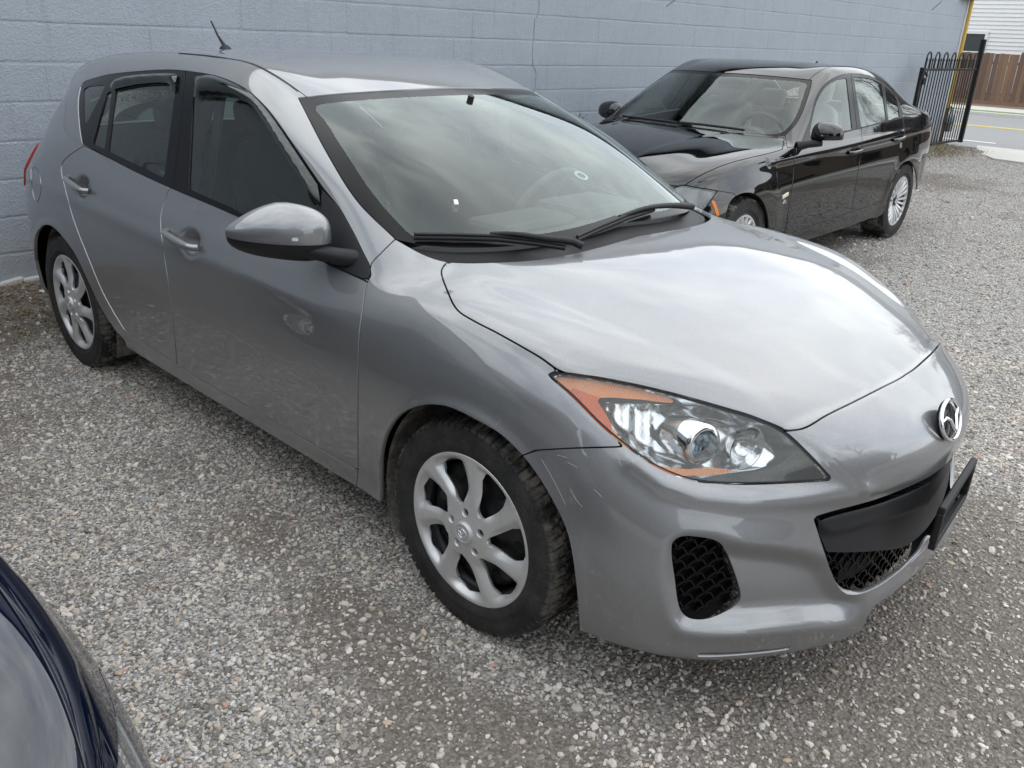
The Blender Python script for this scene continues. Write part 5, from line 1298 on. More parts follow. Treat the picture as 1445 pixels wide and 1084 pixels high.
def ground_mat():
    t=NT('gravel_bed'); v=t.pos()
    big=t.noise(.55,5,.6,v); mid=t.noise(3.2,6,.65,v); fine=t.noise(60,6,.8,v)
    v1=t.n('ShaderNodeTexVoronoi',Scale=75.0); t.l(v,v1.inputs['Vector']); v2=t.n('ShaderNodeTexVoronoi',Scale=150.0); t.l(v,v2.inputs['Vector'])
    s1=t.n('ShaderNodeSeparateColor'); t.l(v1.outputs['Color'],s1.inputs[0]); s2=t.n('ShaderNodeSeparateColor'); t.l(v2.outputs['Color'],s2.inputs[0])
    c1=t.ramp(s1.outputs[0],[(0,(0.136,0.128,0.119)),(.35,(0.289,0.272,0.255)),(.7,(0.459,0.451,0.442)),(.93,(0.680,0.680,0.663)),(1,(0.750,0.750,0.750))])
    c2=t.ramp(s2.outputs[0],[(0,(0.102,0.093,0.085)),(.5,(0.255,0.238,0.221)),(1,(0.544,0.527,0.510))])
    st=t.mix(t.math('GREATER_THAN',v1.outputs['Distance'],.42),c1.outputs['Color'],c2.outputs['Color'])
    dirt=t.ramp(fine.outputs['Fac'],[(.3,(0.071,0.056,0.044)),(.7,(0.207,0.170,0.133))])
    va=t.n('ShaderNodeAttribute'); va.attribute_name='dirt'; f=t.ramp(t.math('ADD',t.math('MULTIPLY',va.outputs['Fac'],.8),t.math('MULTIPLY',mid.outputs['Fac'],.45)),[(.38,(0,0,0)),(.85,(1,1,1))])
    c=t.mix(t.math('MULTIPLY',f.outputs['Color'],.72),st,dirt.outputs['Color'])
    h=t.math('ADD',t.math('MULTIPLY',v1.outputs['Distance'],-.9),t.math('MULTIPLY',v2.outputs['Distance'],-.4)); h=t.math('ADD',h,t.math('MULTIPLY',fine.outputs['Fac'],.3))
    t.pr(Base_Color=c,Roughness=.9,Normal=t.bump(h,.9,.012)); return t.m
def street():
    gm=ground_mat()
    xs=np.concatenate([[-4.2],np.arange(-4.0,4.01,.08),np.arange(4.4,14,.5),[16,22,30]]); ys=np.concatenate([[-30,-22,-16],np.arange(-12,-4.2,.5),np.arange(-4,14.41,.08)])
    X,Y=np.meshgrid(xs,ys,indexing='ij'); Z=gz(X,Y); V=np.stack([X,Y,Z],-1).reshape(-1,3); nx,ny=X.shape
    i,j=np.meshgrid(np.arange(nx-1),np.arange(ny-1),indexing='ij'); a=(i*ny+j).ravel(); F=np.stack([a,a+ny,a+ny+1,a+1],1)
    me=bpy.data.meshes.new('gravel_lot'); me.from_pydata(V.tolist(),[],F.tolist()); me.materials.append(gm); me.polygons.foreach_set('use_smooth',np.ones(len(me.polygons),bool))
    a=me.attributes.new('dirt','FLOAT','POINT'); a.data.foreach_set('value',bare(V[:,0],V[:,1]).astype(np.float32))
    tag(link('gravel_lot',me),kind='structure')
    # wide earth sheet to the horizon, below everything else
    e=MB().add([(-600,-600,-.16),(600,-600,-.16),(600,600,-.16),(-600,600,-.16)],[(0,1,2,3)]).build('ground',simple('distant_ground',(0.155,0.155,0.109),rough=.95,grain=.4,scale=.5)); tag(e,kind='structure')
    # asphalt
    t=NT('asphalt'); v=t.pos(); n1=t.noise(180,5,.8,v); n2=t.noise(.7,5,.6,v)
    c=t.mix(n1.outputs['Fac'],(0.171,0.171,0.174),(0.372,0.372,0.372)); c=t.mix(t.math('MULTIPLY',n2.outputs['Fac'],.5),c,(0.202,0.202,0.202)); t.pr(Base_Color=c,Roughness=.85,Normal=t.bump(n1.outputs['Fac'],.3,.004)); asph=t.m
    conc=simple('pale_concrete',(0.527,0.512,0.480),rough=.85,grain=.22,scale=14,bump=.15)
    yel=simple('road_yellow',(0.800,0.651,0.155),rough=.7,grain=.25,scale=50); wht=simple('road_white',(0.800,0.800,0.800),rough=.7,grain=.2,scale=50)
    def flat(name,x0,x1,y0,y1,z0,z1,m): 
        o=MB().box(((x0+x1)/2,(y0+y1)/2,(z0+z1)/2),(x1-x0,y1-y0,z1-z0),None,.01).build(name,m); return tag(o,kind='structure')
    flat('road',-120,60,15.05,24.6,-.14,-.02,asph)
    flat('pavement',-120,60,25.55,27.35,-.10,.075,conc); flat('kerb',-120,60,24.6,24.85,-.14,.07,conc)
    flat('yard',-120,60,27.35,60,-.12,.03,simple('yard_soil',(0.202,0.155,0.109),rough=.95,grain=.5,scale=8,bump=.4))
    tag(flat('verge',-120,60,24.85,25.55,-.12,.06,simple('verge_grass',(0.155,0.202,0.054),rough=.95,grain=.6,scale=30,bump=.5)),kind='structure')
    # worn apron of the near pavement
    ap=MB(); P=[(-3.25,14.75),(-2.95,13.75),(-2.50,13.05),(-1.9,12.95),(-1.0,12.8),(1,12.7),(8,12.6),(30,12.6),(30,14.98),(-3.30,14.98)]; ap.prism(P,-.12,.030); tag(ap.build('footway_apron',conc),kind='structure')
    for k,(x0,x1) in enumerate(((-40,-14.5),(-13.5,-8),(-7.5,-3.35),(2.6,6),(9,12),(15,18),(21,24))):
        tag(MB().box(((x0+x1)/2,16.25,-.0145),(x1-x0,.12,.004)).build('lane_marking',wht),kind='structure')
    for y in (20.28,20.50): tag(MB().box((-30,y,-.0145),(180,.09,.004)).build('centre_line',yel),kind='structure')

def block_mat():
    t=NT('painted_block'); v=t.pos(); oi=t.n('ShaderNodeObjectInfo')
    n1=t.noise(62,8,.68,v); n2=t.noise(2.2,6,.6,v); n3=t.noise(16,6,.7,v)
    vv=t.n('ShaderNodeTexVoronoi',Scale=95.0); t.l(v,vv.inputs['Vector'])
    c=t.mix(n2.outputs['Fac'],(0.270,0.307,0.357),(0.364,0.402,0.450))
    c=t.mix(t.math('MULTIPLY',t.math('POWER',n3.outputs['Fac'],2.0),.75),c,(0.442,0.483,0.532))
    wv=t.n('ShaderNodeMapping'); wv.inputs['Scale'].default_value=(1,5,.35); t.l(v,wv.inputs['Vector']); n4=t.noise(4,5,.7,wv.outputs[0])
    c=t.mix(t.ramp(n4.outputs['Fac'],[(.55,(0,0,0)),(.8,(0.643,0.650,0.643))]).outputs['Color'],c,(0.225,0.250,0.286))
    c=t.mix(t.math('MULTIPLY',oi.outputs['Random'],.12),c,(0.307,0.340,0.378))
    sz=t.n('ShaderNodeSeparateXYZ'); t.l(v,sz.inputs[0]); mr=t.n('ShaderNodeMapRange'); mr.inputs['From Min'].default_value=.62; mr.inputs['From Max'].default_value=.08; t.l(sz.outputs['Z'],mr.inputs['Value'])
    c=t.mix(t.math('MULTIPLY',t.math('MULTIPLY',mr.outputs[0],n3.outputs['Fac']),.75,True),c,(.22,.19,.16))
    h=t.math('ADD',t.math('MULTIPLY',n1.outputs['Fac'],1.0),t.math('MULTIPLY',n3.outputs['Fac'],.35)); h=t.math('ADD',h,t.math('MULTIPLY',vv.outputs['Distance'],.35))
    t.pr(Base_Color=c,Roughness=.62,Normal=t.bump(h,.6,.009)); return t.m
def wall():
    W=empty('block_building',(0,0,0),0,'blue grey painted concrete block building behind the parked cars','building')
    m=block_mat(); ym=-9.0
    core=MB(); core.box((WX-.0030-1.5,(ym+WEND)/2,1.70),(3.0,WEND-ym,3.6)); core.build('mortar_backing',m,W)
    # block variants: slightly uneven front faces with a rounded edge
    var=[]; rg=random.Random(5)
    def bmesh_block(L_,seed):
        r=random.Random(seed); b=.0040; d=.008; hy,hz=L_/2+.0012,CH/2-.0018
        def jj(): return r.uniform(-.0014,.0014)
        v=[]; 
        ring0=[(-d,-hy-.002,-hz-.002),(-d,hy+.002,-hz-.002),(-d,hy+.002,hz+.002),(-d,-hy-.002,hz+.002)]
        nside=6; front=[];back=[]
        def edge(p,q,k): return [(p[0]+(q[0]-p[0])*i/k,p[1]+(q[1]-p[1])*i/k) for i in range(k)]
        loop=edge((-hy,-hz),(hy,-hz),5)+edge((hy,-hz),(hy,hz),3)+edge((hy,hz),(-hy,hz),5)+edge((-hy,hz),(-hy,-hz),3)
        n=len(loop); A=[(-d,y+jj(),z+jj()) for y,z in loop]; B=[(-.0012+jj()*.5,y,z*(1-b/hz)+jj()) for y,z in loop]; Cc=[(0.0,y*.9995,z*(1-3.0*b/hz)) for y,z in loop]
        v=A+B+Cc; f=[]
        for k in range(2):
            for i in range(n): f.append((k*n+i,k*n+(i+1)%n,(k+1)*n+(i+1)%n,(k+1)*n+i))
        f.append([2*n+i for i in range(n)])
        mb=MB(); mb.add(v,f,False); return mb
    full_=[bmesh_block(CL,s) for s in range(5)]; half_=[bmesh_block(CL/2,s+50) for s in range(2)]
    fm=[b.mesh('block',m,False) for b in full_]; hm=[b.mesh('block',m,False) for b in half_]
    cells=[]
    for row in range(-9,8):
        zc=H0-row*CH-CH/2; off=-.584 if row%2==0 else -.584+CL/2
        k0=math.floor((ym-off)/CL); y=off+k0*CL
        while y<WEND:
            a,b=max(y,ym),min(y+CL,WEND)
            if b-a>.12: cells.append(((a+b)/2,zc,b-a))
            y+=CL
    # the largest in the picture become blocks of their own, the rest one joined sheet
    def size(c):
        q,d=to_px([(WX,c[0],c[1])]); u,v=q[0]
        if not(-60<u<PW+20 and -60<v<PH): return -1/d[0]
        return 1/d[0]
    cells.sort(key=size,reverse=True)
    rest=MB()
    for i,(y,z,L_) in enumerate(cells):
        jx=rg.uniform(-.0011,.0011); full_b=abs(L_-CL)<.02
        if i<300:
            o=bpy.data.objects.new('block',(rg.choice(fm) if full_b else hm[0])); COL.objects.link(o); o.parent=W; o.location=(WX+jx,y+rg.uniform(-.002,.002),z+rg.uniform(-.0015,.0015)); o.rotation_euler=(rg.uniform(-.004,.004),0,0)
            if not full_b: o.scale=(1,L_/(CL/2),1)
        else:
            s_=rg.choice(full_); rest.add([(WX+jx+p[0],y+p[1]*L_/CL,z+p[2]) for p in s_.v],s_.f,False)
    tag(rest.build('blockwork',m,W,False),kind='stuff')
    # stepped movement crack sealed with paint
    ck=MB(); y=3.62; pts=[]; r=random.Random(9); z=2.15
    while z>.75: pts.append((WX+.003,y+r.uniform(-.012,.012)+(.03 if int((H0-z)/CH)%2 else -.02),z)); z-=.045
    ck.tube(pts,.0022,5); ck.build('sealed_crack',m,W)
    # chalky splash of mortar along the foot
    ft=MB(); r=random.Random(4); yy=-1.4
    while yy<3:
        w_=r.uniform(.05,.16); z0=float(gz(WX+.05,yy)); ft.box((WX+.012,yy,z0+.004),(.05,w_,.03+r.uniform(0,.02)),Matrix.Rotation(r.uniform(-.2,.2),3,'X'),.008); yy+=w_*.9
    ft.build('mortar_foot',simple('chalky_mortar',(.46,.45,.43),rough=.95,grain=.3,scale=60,bump=.5),W)
    # front corner in pale stone, downpipe strip, top bracket
    q=MB(); r=random.Random(2); z=.0
    stone=simple('pale_stone',(0.588,0.504,0.392),rough=.9,grain=.35,scale=25,bump=.5)
    qs=[]
    while z<3.4:
        h=r.uniform(.16,.30); b=MB().box((WX-.20+r.uniform(-.012,.0),WEND+.062,z+h/2),(.40,.12,h-.012),None,.012); b.build('corner_stone',stone,W); z+=h
    MB().box((WX+.012,WEND-.045,1.7),(.022,.05,3.4),None,.004).build('corner_strip',simple('white_strip',(0.800,0.800,0.800),rough=.6,grain=.15),W)
    b=MB(); b.box((WX+.06,WEND-.25,2.44),(.12,.45,.10),None,.01); b.box((WX+.10,WEND-.05,2.50),(.20,.10,.10),None,.01); b.build('eaves_bracket',M_TRIM,W)
    MB().box((WX-1.4,(ym+WEND)/2,3.52),(3.2,WEND-ym+.2,.05)).build('roof_edge',M_TRIM,W)
    # scrawled scratches and a little weed growing out of a joint
    sc=MB(); sc.tube([(WX+.004,5.55,1.86),(WX+.004,5.70,1.93)],.004,5); sc.tube([(WX+.004,12.92,2.16),(WX+.004,13.28,2.30)],.006,5); sc.build('scratch_mark',simple('scratch',(0.126,0.140,0.168),rough=.9),W)
    wd_=MB(); r=random.Random(8)
    for k in range(26):
        a=r.uniform(0,6.28); y0,z0=4.28+r.uniform(-.05,.08),.80+r.uniform(-.05,.09); c=Vector((WX+.02+r.uniform(0,.03),y0,z0)); d=Vector((.3,math.cos(a),math.sin(a))).normalized()*r.uniform(.012,.028); e=d.orthogonal().normalized()*.007
        wd_.add([c,c+d*.6+e,c+d,c+d*.6-e],[(0,1,2,3)])
    w=wd_.build('wall_weed',simple('weed_green',(0.098,0.168,0.042),rough=.8,grain=.3)); tag(w,'small green weed sprouting from a joint of the block wall','weed')
    return W

def gas_pipe():
    g=empty('gas_pipe',(WX+.05,WEND-.02,0),0,'yellow gas riser pipe climbing the corner of the block building','gas pipe')
    ye=simple('pipe_yellow',(.58,.37,.075),rough=.5,grain=.25,scale=20); gr=simple('meter_grey',(0.224,0.252,0.252),rough=.55,grain=.2); rs=simple('rusty_pipe',(0.168,0.098,0.063),rough=.8,grain=.5,scale=30)
    MB().tube([(0,0,.62),(0,0,3.3)],.030,10).build('riser',ye,g); MB().tube([(0,0,.06),(0,0,.62)],.030,10).build('lower_riser',rs,g)
    b=MB(); b.tube([(0,0,.42),(.08,.02,.42),(.08,-.10,.42)],.022,8); b.lathe([(.0,-.06),(.07,-.06),(.085,-.02),(.085,.02),(.07,.06),(0,.06)],axis='x',n=16,c=(.08,-.02,.45)); b.build('regulator',gr,g)
    b=MB(); b.box((.02,.16,.38),(.13,.20,.30),None,.03); b.tube([(.02,.16,.53),(.02,.16,.64),(.0,.04,.66)],.018,8); b.build('meter_body',gr,g)
    b=MB(); b.tube([(0,0,.60),(0,0,.64)],.042,10); b.tube([(0,0,.30),(0,0,.36)],.040,10); b.build('pipe_collars',rs,g)
def gate():
    A=Vector((-3.60,12.25,.10)); B=Vector((-3.56,14.80,.085)); D=(B-A); L_=D.length; u=D.normalized()
    g=empty('iron_gate',A,0,'black iron gate leaf with hooped top folded open beside the wall corner','gate')
    im=simple('black_iron',(.012,.012,.013),rough=.45,grain=.4,scale=60)
    P=lambda s_,z,dx=0: (u*s_+Vector((dx,0,z)))
    def part(nm,fn,m=im): b=MB(); fn(b); return b.build(nm,m,g)
    def zt(s_): return 1.22+ .01*s_
    part('hinge_post',lambda b:(b.box(P(L_,.84),(.075,.075,1.72),None,.006)))
    part('end_post',lambda b:(b.box(P(0,.60),(.055,.055,1.24),None,.005)))
    part('top_rail',lambda b:(b.tube([P(0,zt(0)-.03),P(L_,zt(L_)-.03)],.020,6)))
    part('bottom_rail',lambda b:(b.tube([P(0,.02),P(L_,.02)],.020,6)))
    n=21; sp=L_/n
    for k in range(1,n):
        s_=k*sp; z1=zt(s_)+ (.10 if True else 0)
        part('gate_bar',lambda b:(b.tube([P(s_,.0),P(s_,z1)],.0095,6),b.lathe([(.0095,0),(.016,.012),(.010,.03),(0,.055)],axis='z',n=6,c=tuple(P(s_,z1-.005)))))
    for k in range(1,n-1,3):
        s0,s1=k*sp-.035,k*sp+sp+.035; r=(s1-s0)/2; c=(s0+s1)/2
        pts=[P(s0,zt(c)-.05)]+[P(c-r*math.cos(t),zt(c)+.10+.125*math.sin(t)) for t in np.linspace(0,math.pi,11)]+[P(s1,zt(c)-.05)]
        part('hoop',lambda b:b.tube(pts,.0115,6))
    part('latch_chain',lambda b:(b.tube([P(.02,zt(0)-.02,.03),P(-.10,zt(0)-.12,.06),P(-.17,zt(0)-.32,.06),P(-.13,zt(0)-.42,.05),P(-.02,zt(0)-.36,.03)],.011,6),b.tube([P(.0,1.18,.03),P(.15,1.10,.04)],.018,6),b.box(P(.03,1.02,.03),(.06,.07,.10),None,.008)))
def back_street():
    f=empty('wooden_fence',(-14,29.9,0),0,'weathered brown board fence across the road','fence')
    cols=[(0.189,0.109,0.065),(0.145,0.080,0.051),(0.232,0.131,0.072),(0.123,0.072,0.049),(0.406,0.181,0.072)]
    def wood(i,c):
        t=NT('fence_wood'); v=t.obj(); mp=t.n('ShaderNodeMapping'); mp.inputs['Scale'].default_value=(14,14,.8); t.l(v,mp.inputs['Vector']); n1=t.noise(2.5,7,.7,mp.outputs[0]); n2=t.noise(1.3,4,.6,v)
        cc=t.mix(n1.outputs['Fac'],tuple(x*.45 for x in c),tuple(x*1.5 for x in c)); cc=t.mix(t.math('MULTIPLY',n2.outputs['Fac'],.5),cc,(0.174,0.145,0.131)); t.pr(Base_Color=cc,Roughness=.85,Normal=t.bump(n1.outputs['Fac'],.4,.006)); return t.m
    mats=[wood(i,c) for i,c in enumerate(cols)]; r=random.Random(6); pm=[MB().box((0,0,.84),(.142,.022,1.50),None,.003).mesh('fence_board',m_) for m_ in mats]
    for k in range(115):
        x=k*.149; i=4 if k in(57,52,75) else r.choice((0,0,1,1,2,3)); o=bpy.data.objects.new('fence_board',pm[i]); COL.objects.link(o); o.parent=f; o.location=(x,r.uniform(-.004,.004),r.uniform(-.015,.012)); o.rotation_euler=(r.uniform(-.01,.01),r.uniform(-.006,.006),0)
    for z in (.35,1.30): MB().box((8.5,.03,z),(17.2,.04,.09)).build('fence_rail',mats[0],f)
    MB().box((8.5,-.02,.055),(17.2,.05,.16)).build('kick_board',mats[2],f)
    for k in range(8): MB().box((.1+k*2.4,.06,.82),(.1,.1,1.66)).build('fence_post',mats[1],f)
    # white house with lapped boards
    h=empty('white_house',(-15,33.5,0),0,'white clapboard house rising behind the brown board fence','house')
    w=simple('white_siding',(0.820,0.820,0.820),rough=.6,grain=.06,scale=6); sd=MB(); z=.1
    LX=24
    while z<6.2:
        sd.add([(0,-.028,z),(LX,-.028,z),(LX,-.002,z+.135),(0,-.002,z+.135)],[(0,1,2,3)]); sd.add([(0,-.028,z),(LX,-.028,z),(LX,0,z),(0,0,z)],[(0,3,2,1)]); z+=.135
    tag(sd.build('siding',w,h,False),kind='stuff')
    MB().box((LX/2,3.02,3.15),(LX,6,6.2)).build('house_body',w,h)
    rf=MB(); rf.prism([(-.4,6.2),(6.4,6.2),(3.0,8.6)],-.4,LX+.4,lambda x,y,z:(z,x,y)); rf.build('roof',simple('grey_shingle',(0.131,0.131,0.138),rough=.9,grain=.4,scale=8,bump=.4),h)
    fr=MB(); x0,x1,z0,z1=5.22,6.02,1.0,2.22; fw=.10
    for (cx,cz,dx,dz) in (((x0+x1)/2,z1+fw/2,x1-x0+2*fw,fw),((x0+x1)/2,z0-fw/2,x1-x0+2*fw,fw),(x0-fw/2,(z0+z1)/2,fw,z1-z0),(x1+fw/2,(z0+z1)/2,fw,z1-z0),((x0+x1)/2,(z0+z1)/2,x1-x0,.045)): fr.box((cx,-.045,cz),(dx,.05,dz),None,.005)
    wi=fr.build('window',simple('white_frame',(0.820,0.820,0.820),rough=.5),h)
    MB().box(((x0+x1)/2,-.031,(z0+z1)/2),(x1-x0,.006,z1-z0)).build('window_pane',simple('dark_pane',(0.051,0.065,0.065),rough=.06),wi)

def stones_and_litter():
    """loose stone: real pebbles, thick near the viewer and thinner towards the far lot; leaf litter and grass beside the wall"""
    pc=bpy.data.collections.new('stone_shapes'); rg=np.random.default_rng(11)
    t=NT('limestone_chips'); oi=t.n('ShaderNodeObjectInfo'); v=t.obj(); n=t.noise(3,4,.7,v)
    c=t.ramp(oi.outputs['Random'],[(0,(0.134,0.116,0.102)),(.12,(0.250,0.226,0.201)),(.35,(0.442,0.404,0.359)),(.60,(0.606,0.560,0.502)),(.80,(0.782,0.716,0.639)),(.90,(0.500,0.389,0.287)),(.945,(0.803,0.778,0.747)),(.990,(0.803,0.778,0.747)),(1,(0.531,0.186,0.087))])
    c2=t.mix(t.math('MULTIPLY',n.outputs['Fac'],.5),c.outputs['Color'],(0.283,0.249,0.215),'MIX'); t.pr(Base_Color=c2,Roughness=.85,Normal=t.bump(n.outputs['Fac'],.3,.05)); sm_=t.m
    for k in range(9):
        bm=bmesh.new(); bmesh.ops.create_icosphere(bm,subdivisions=1,radius=.5); 
        fl=np.array([1,rg.uniform(.6,.95),rg.uniform(.35,.65)])
        ang=[Vector(rg.normal(size=3)).normalized() for _ in range(5)]
        for q in bm.verts:
            p=Vector(q.co); 
            for a in ang:
                d=p.dot(a)
                if d>.34: p-=a*(d-.34)*.9
            p*=1+rg.uniform(-.10,.10); q.co=Vector((p.x*fl[0],p.y*fl[1],p.z*fl[2]))
        me=bpy.data.meshes.new('stone_shape'); bm.to_mesh(me); bm.free(); me.materials.append(sm_)
        o=bpy.data.objects.new('stone_shape',me); pc.objects.link(o)
    # candidate positions
    pts=[];sc=[]
    def scatter(n,x0,x1,y0,y1,smin,smax,pw,zb,keep):
        x=rg.uniform(x0,x1,n); y=rg.uniform(y0,y1,n); m=keep(x,y); x,y=x[m],y[m]
        s_=smin+(smax-smin)*rg.random(len(x))**pw
        pts.append(np.stack([x,y,gz(x,y)+s_*zb],1)); sc.append(s_)
    def inview(x,y,mx=120):
        q,d=to_px(np.stack([x,y,np.zeros_like(x)],1)); qq=(np.stack([x,y,np.zeros_like(x)],1)-CAM_LOC)@CAM_R
        return (-qq[:,2]>.2)&(q[:,0]>-mx)&(q[:,0]<PW+mx)&(q[:,1]>-10)&(q[:,1]<PH+mx)
    dist=lambda x,y: np.hypot(x-CAM_LOC[0],y-CAM_LOC[1])
    offwall=lambda x,y: (x>WX+.10)
    def k1(x,y): b=bare(x,y); r=rg.random(len(x)); return inview(x,y)&offwall(x,y)&(r<np.clip(1.12-.82*b,.33,1)*np.where((x<-2.95)&(y<.9),.35,1))&(dist(x,y)<5.2)
    def k2(x,y): b=bare(x,y); r=rg.random(len(x)); return inview(x,y)&offwall(x,y)&(r<np.clip(1.1-b,.2,1))&(dist(x,y)>=4.9)&(y<13.2)&(r<np.clip(9/dist(x,y),0,1)**1.2)
    scatter(260000,-3.8,2.6,-2.6,4.2,.0065,.0155,1.3,.10,k1)
    scatter(70000,-3.8,2.6,-2.6,4.2,.016,.031,2.0,.06,k1)
    scatter(2200,-3.8,2.6,-2.6,4.2,.030,.046,2.0,.05,k1)
    scatter(130000,-3.8,4.5,-2.2,13.2,.012,.026,1.6,.10,k2)
    scatter(9000,-3.8,4.5,-2.2,13.2,.022,.050,2.4,.06,k2)
    P=np.concatenate(pts); S_=np.concatenate(sc); n=len(P); print('stones',n)
    me=bpy.data.meshes.new('loose_gravel'); me.vertices.add(n); me.vertices.foreach_set('co',P.astype(np.float32).ravel())
    a=me.attributes.new('size','FLOAT','POINT'); a.data.foreach_set('value',S_.astype(np.float32))
    rot=np.stack([rg.normal(0,.35,n),rg.normal(0,.35,n),rg.uniform(0,6.28,n)],1).astype(np.float32); a=me.attributes.new('turn','FLOAT_VECTOR','POINT'); a.data.foreach_set('vector',rot.ravel())
    a=me.attributes.new('pick','INT','POINT'); a.data.foreach_set('value',rg.integers(0,9,n).astype(np.int32))
    o=link('loose_gravel',me); tag(o,kind='stuff')
    gn=bpy.data.node_groups.new('scatter_stones','GeometryNodeTree'); gn.interface.new_socket('Geometry',in_out='INPUT',socket_type='NodeSocketGeometry'); gn.interface.new_socket('Geometry',in_out='OUTPUT',socket_type='NodeSocketGeometry')
    N=gn.nodes.new; gi=N('NodeGroupInput'); go=N('NodeGroupOutput'); ip=N('GeometryNodeInstanceOnPoints'); ci=N('GeometryNodeCollectionInfo'); ci.inputs['Collection'].default_value=pc; ci.inputs['Separate Children'].default_value=True; ci.inputs['Reset Children'].default_value=True; ip.inputs['Pick Instance'].default_value=True
    def at(nm,tp):
        q=N('GeometryNodeInputNamedAttribute'); q.data_type=tp; q.inputs['Name'].default_value=nm; return q.outputs['Attribute']
    lk=gn.links.new; m2p=N('GeometryNodeMeshToPoints'); lk(gi.outputs[0],m2p.inputs[0]); lk(m2p.outputs[0],ip.inputs['Points']); lk(ci.outputs[0],ip.inputs['Instance']); lk(at('pick','INT'),ip.inputs['Instance Index'])
    e2r=N('FunctionNodeEulerToRotation'); lk(at('turn','FLOAT_VECTOR'),e2r.inputs[0]); lk(e2r.outputs[0],ip.inputs['Rotation']); lk(at('size','FLOAT'),ip.inputs['Scale']); lk(ip.outputs[0],go.inputs[0])
    md=o.modifiers.new('scatter','NODES'); md.node_group=gn
    # leaf litter, twigs and moss along the foot of the wall
    r=random.Random(12); lit=MB(); tw=MB(); ms=MB(); gs=MB()
    for k in range(9000):
        y=r.uniform(-1.6,.9) if r.random()<.75 else r.uniform(.9,12.8); x=WX+.05+abs(r.gauss(0,.42))
        if x>-2.75: continue
        z=float(gz(x,y))+r.uniform(.002,.014); a=r.uniform(0,6.28); l=r.uniform(.008,.026); w_=l*r.uniform(.3,.7); d=Vector((math.cos(a),math.sin(a),r.uniform(-.3,.5)))*l; e=Vector((-math.sin(a),math.cos(a),r.uniform(-.4,.4)))*w_*.5; c=Vector((x,y,z))
        lit.add([c-d*.5,c+e,c+d*.5,c-e+Vector((0,0,r.uniform(0,.004)))],[(0,1,2,3)])
    for k in range(260):
        y=r.uniform(-1.5,1.0) if r.random()<.7 else r.uniform(1,13); x=WX+.06+abs(r.gauss(0,.4)); z=float(gz(x,y))+.006; a=r.uniform(0,6.28); l=r.uniform(.03,.11)
        if x<-2.7: tw.tube([(x,y,z),(x+math.cos(a)*l*.5,y+math.sin(a)*l*.5,z+r.uniform(0,.015)),(x+math.cos(a+.3)*l,y+math.sin(a+.3)*l,z)],.0016,4)
    for k in range(70):
        y=r.uniform(-1.4,.2); x=r.uniform(-3.7,-2.95); 
        for q in range(40):
            px,py=x+r.gauss(0,.03),y+r.gauss(0,.04); z=float(gz(px,py)); a=r.uniform(0,6.28); h=r.uniform(.006,.016)
            ms.add([(px,py,z),(px+.003*math.cos(a),py+.003*math.sin(a),z),(px+r.uniform(-.006,.006),py+r.uniform(-.006,.006),z+h)],[(0,1,2)])
    for k in range(2000):
        y=13.0+r.gauss(0,.55); x=-3.35+r.gauss(0,.28)
        if x<WX+.03 or y>14.9: continue
        z=float(gz(x,y)); a=r.uniform(0,6.28); h=r.uniform(.02,.085)
        gs.add([(x,y,z),(x+.006*math.cos(a),y+.006*math.sin(a),z),(x+r.gauss(0,.04),y+r.gauss(0,.04),z+h)],[(0,1,2)])
    def leafm(nm,a,b):
        t=NT(nm); v=t.pos(); n=t.noise(45,4,.8,v); t.pr(Base_Color=t.ramp(n.outputs['Fac'],[(.3,a),(.7,b)]).outputs['Color'],Roughness=.85); return t.m
    tag(lit.build('leaf_litter',leafm('dead_leaves',(0.075,0.050,0.030),(0.300,0.188,0.105)),None,False),kind='stuff'); tag(tw.build('fallen_twigs',leafm('twig_bark',(0.090,0.068,0.045),(0.240,0.180,0.120)),None,False),kind='stuff')
    tag(ms.build('moss',leafm('moss_green',(0.060,0.090,0.018),(0.180,0.210,0.045)),None,False),kind='stuff'); tag(gs.build('grass_tuft',leafm('straw_grass',(0.090,0.083,0.030),(0.300,0.225,0.120)),None,False),kind='stuff')
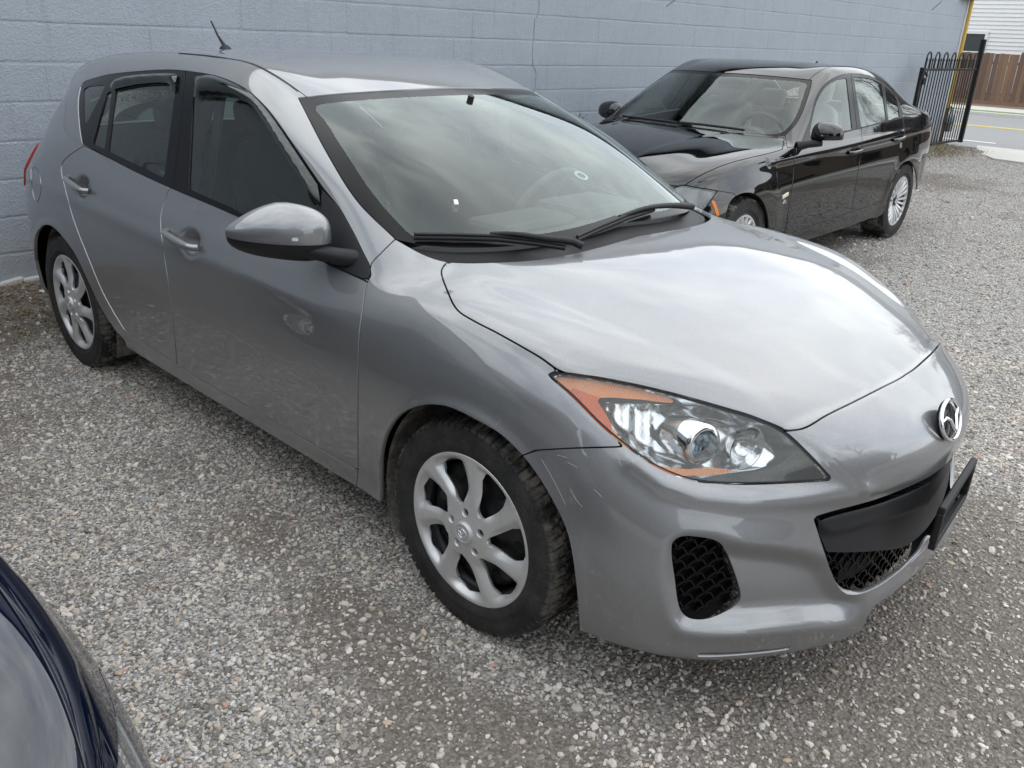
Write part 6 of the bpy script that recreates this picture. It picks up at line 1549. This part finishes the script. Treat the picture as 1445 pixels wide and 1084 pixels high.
def bare_trees():
    bark=simple('grey_bark',(.055,.045,.038),rough=.9,grain=.4,scale=20)
    def grow(seed,H_):
        r=random.Random(seed); tk=MB(); br=MB()
        def limb(mb,p,d,l,rad,depth):
            n=4; pts=[p]; q=p.copy(); dd=d.copy()
            for i in range(n):
                dd=(dd+Vector((r.gauss(0,.13),r.gauss(0,.13),r.gauss(.03,.08)))).normalized(); q=q+dd*l/n; pts.append(q.copy())
            mb.tube(pts,[rad*(1-.6*i/n) for i in range(n+1)],6 if depth<2 else 3,caps=False)
            if depth>=5: return
            k=r.choice((4,5)) if depth<3 else 4
            for i in range(k):
                t=r.uniform(.35,1.0); j=min(n-1,int(t*n)); b=pts[j].lerp(pts[j+1],t*n-j); az=r.uniform(0,6.28); sp=r.uniform(.45,.95); o=dd.orthogonal().normalized(); o=Matrix.Rotation(az,3,dd)@o
                limb(br,b,(dd*math.cos(sp)+o*math.sin(sp)).normalized(),l*r.uniform(.55,.78),rad*.48,depth+1)
        limb(tk,Vector((0,0,0)),Vector((0,0,1)),H_*.34,H_*.022,0)
        return tk.mesh('trunk',bark,False),br.mesh('branches',bark,False)
    kinds=[grow(3,15),grow(8,11)]
    spots=[(4.0,28.4,0,2,'bare tree on the far verge opposite the lot'),(8.5,29.3,1,0,'forked bare tree before the tan house'),(-1.5,32,0,5,'big bare tree standing right of the white house'),(15,3,0,0,'bare leafless tree across the lot, mirrored in the black saloon'),(19,9,1,2,'smaller bare tree farther along the lot edge'),(13,-9,0,4,'bare tree beyond the navy car'),(-11,41,0,1,'tall bare tree behind the white house'),(-20,44,1,3,'bare tree at the far corner behind the white house'),(22,-3,1,5,'lone bare tree at the back of the lot')]
    for x,y,k,rz,lab in spots:
        t=empty('bare_tree',(x,y,-.1),rz,lab,'tree','bare trees round the lot'); link('trunk',kinds[k][0],t); link('branches',kinds[k][1],t)
    def plain_house(nm,x,y,w,d,h,rz,lab,col):
        H_=empty(nm,(x,y,0),R(rz),lab,'house'); m=simple(nm+'_wall',col,rough=.85,grain=.25,scale=3)
        MB().box((0,0,h/2),(w,d,h)).build('wall',m,H_); rf=MB(); rf.prism([(-d/2-.4,h),(d/2+.4,h),(0,h+d*.38)],-w/2-.4,w/2+.4,lambda a,b,c:(c,a,b)); rf.build('roof',simple(nm+'_roof',(.05,.05,.052),rough=.9,grain=.4,scale=6),H_)
        for k in range(int(w//3)):
            for s_ in (-1,1): MB().box((-w/2+1.6+k*3,s_*(d/2+.01),1.6),(1.1,.06,1.2),None,.01).build('window',simple('house_pane',(.02,.025,.028),rough=.08),H_)
    plain_house('added_brick_house',-5,-14,15,8,4.6,0,'unseen dark brick house added behind the near board fence to darken the silver doors',(.11,.06,.045))  # added out of view, gives the silver doors something dark to reflect
    plain_house('added_grey_house',11,-15,11,8,4.8,0,'unseen grey rendered house added beside the dark brick one to dim the horizon',(.13,.13,.125))  # added out of view to lower the light from the horizon
    plain_house('added_tan_house',10,35,12,8,4.6,0,'unseen tan house added across the road to darken the black saloon flank',(.16,.13,.10))  # added out of view so the saloon's flank reflects less sky
    plain_house('added_brown_house',24,2,14,8,4.4,90,'unseen brown house added behind the bare trees to cut low sky light',(.10,.075,.055))  # added out of view to block low sky light across the lot
    # unseen board fence added behind the camera to darken the doors' reflections
    fm=simple('dark_boards',(.06,.045,.035),rough=.85,grain=.4,scale=3); r=random.Random(21)
    f=empty('added_fence',(0,-7.6,0),0,'unseen dark board fence added behind the navy car to darken the silver doors','fence')
    b=MB()
    for k in range(150): b.box((-12+k*.16,r.uniform(-.006,.006),.98+r.uniform(-.02,.02)),(.152,.022,1.96))
    tag(b.build('boards',fm,f,False),kind='stuff')
    for k in range(10): MB().box((-12+k*2.6,-.07,1.0),(.1,.1,2.05)).build('fence_post',fm,f)
# ---------------------------------------------------------------- build it all
street(); wall(); gas_pipe(); gate(); back_street()
hatch=build_hatch()
sedan=build_sedan()
navy=navy_from(sedan)
stones_and_litter()
bare_trees()
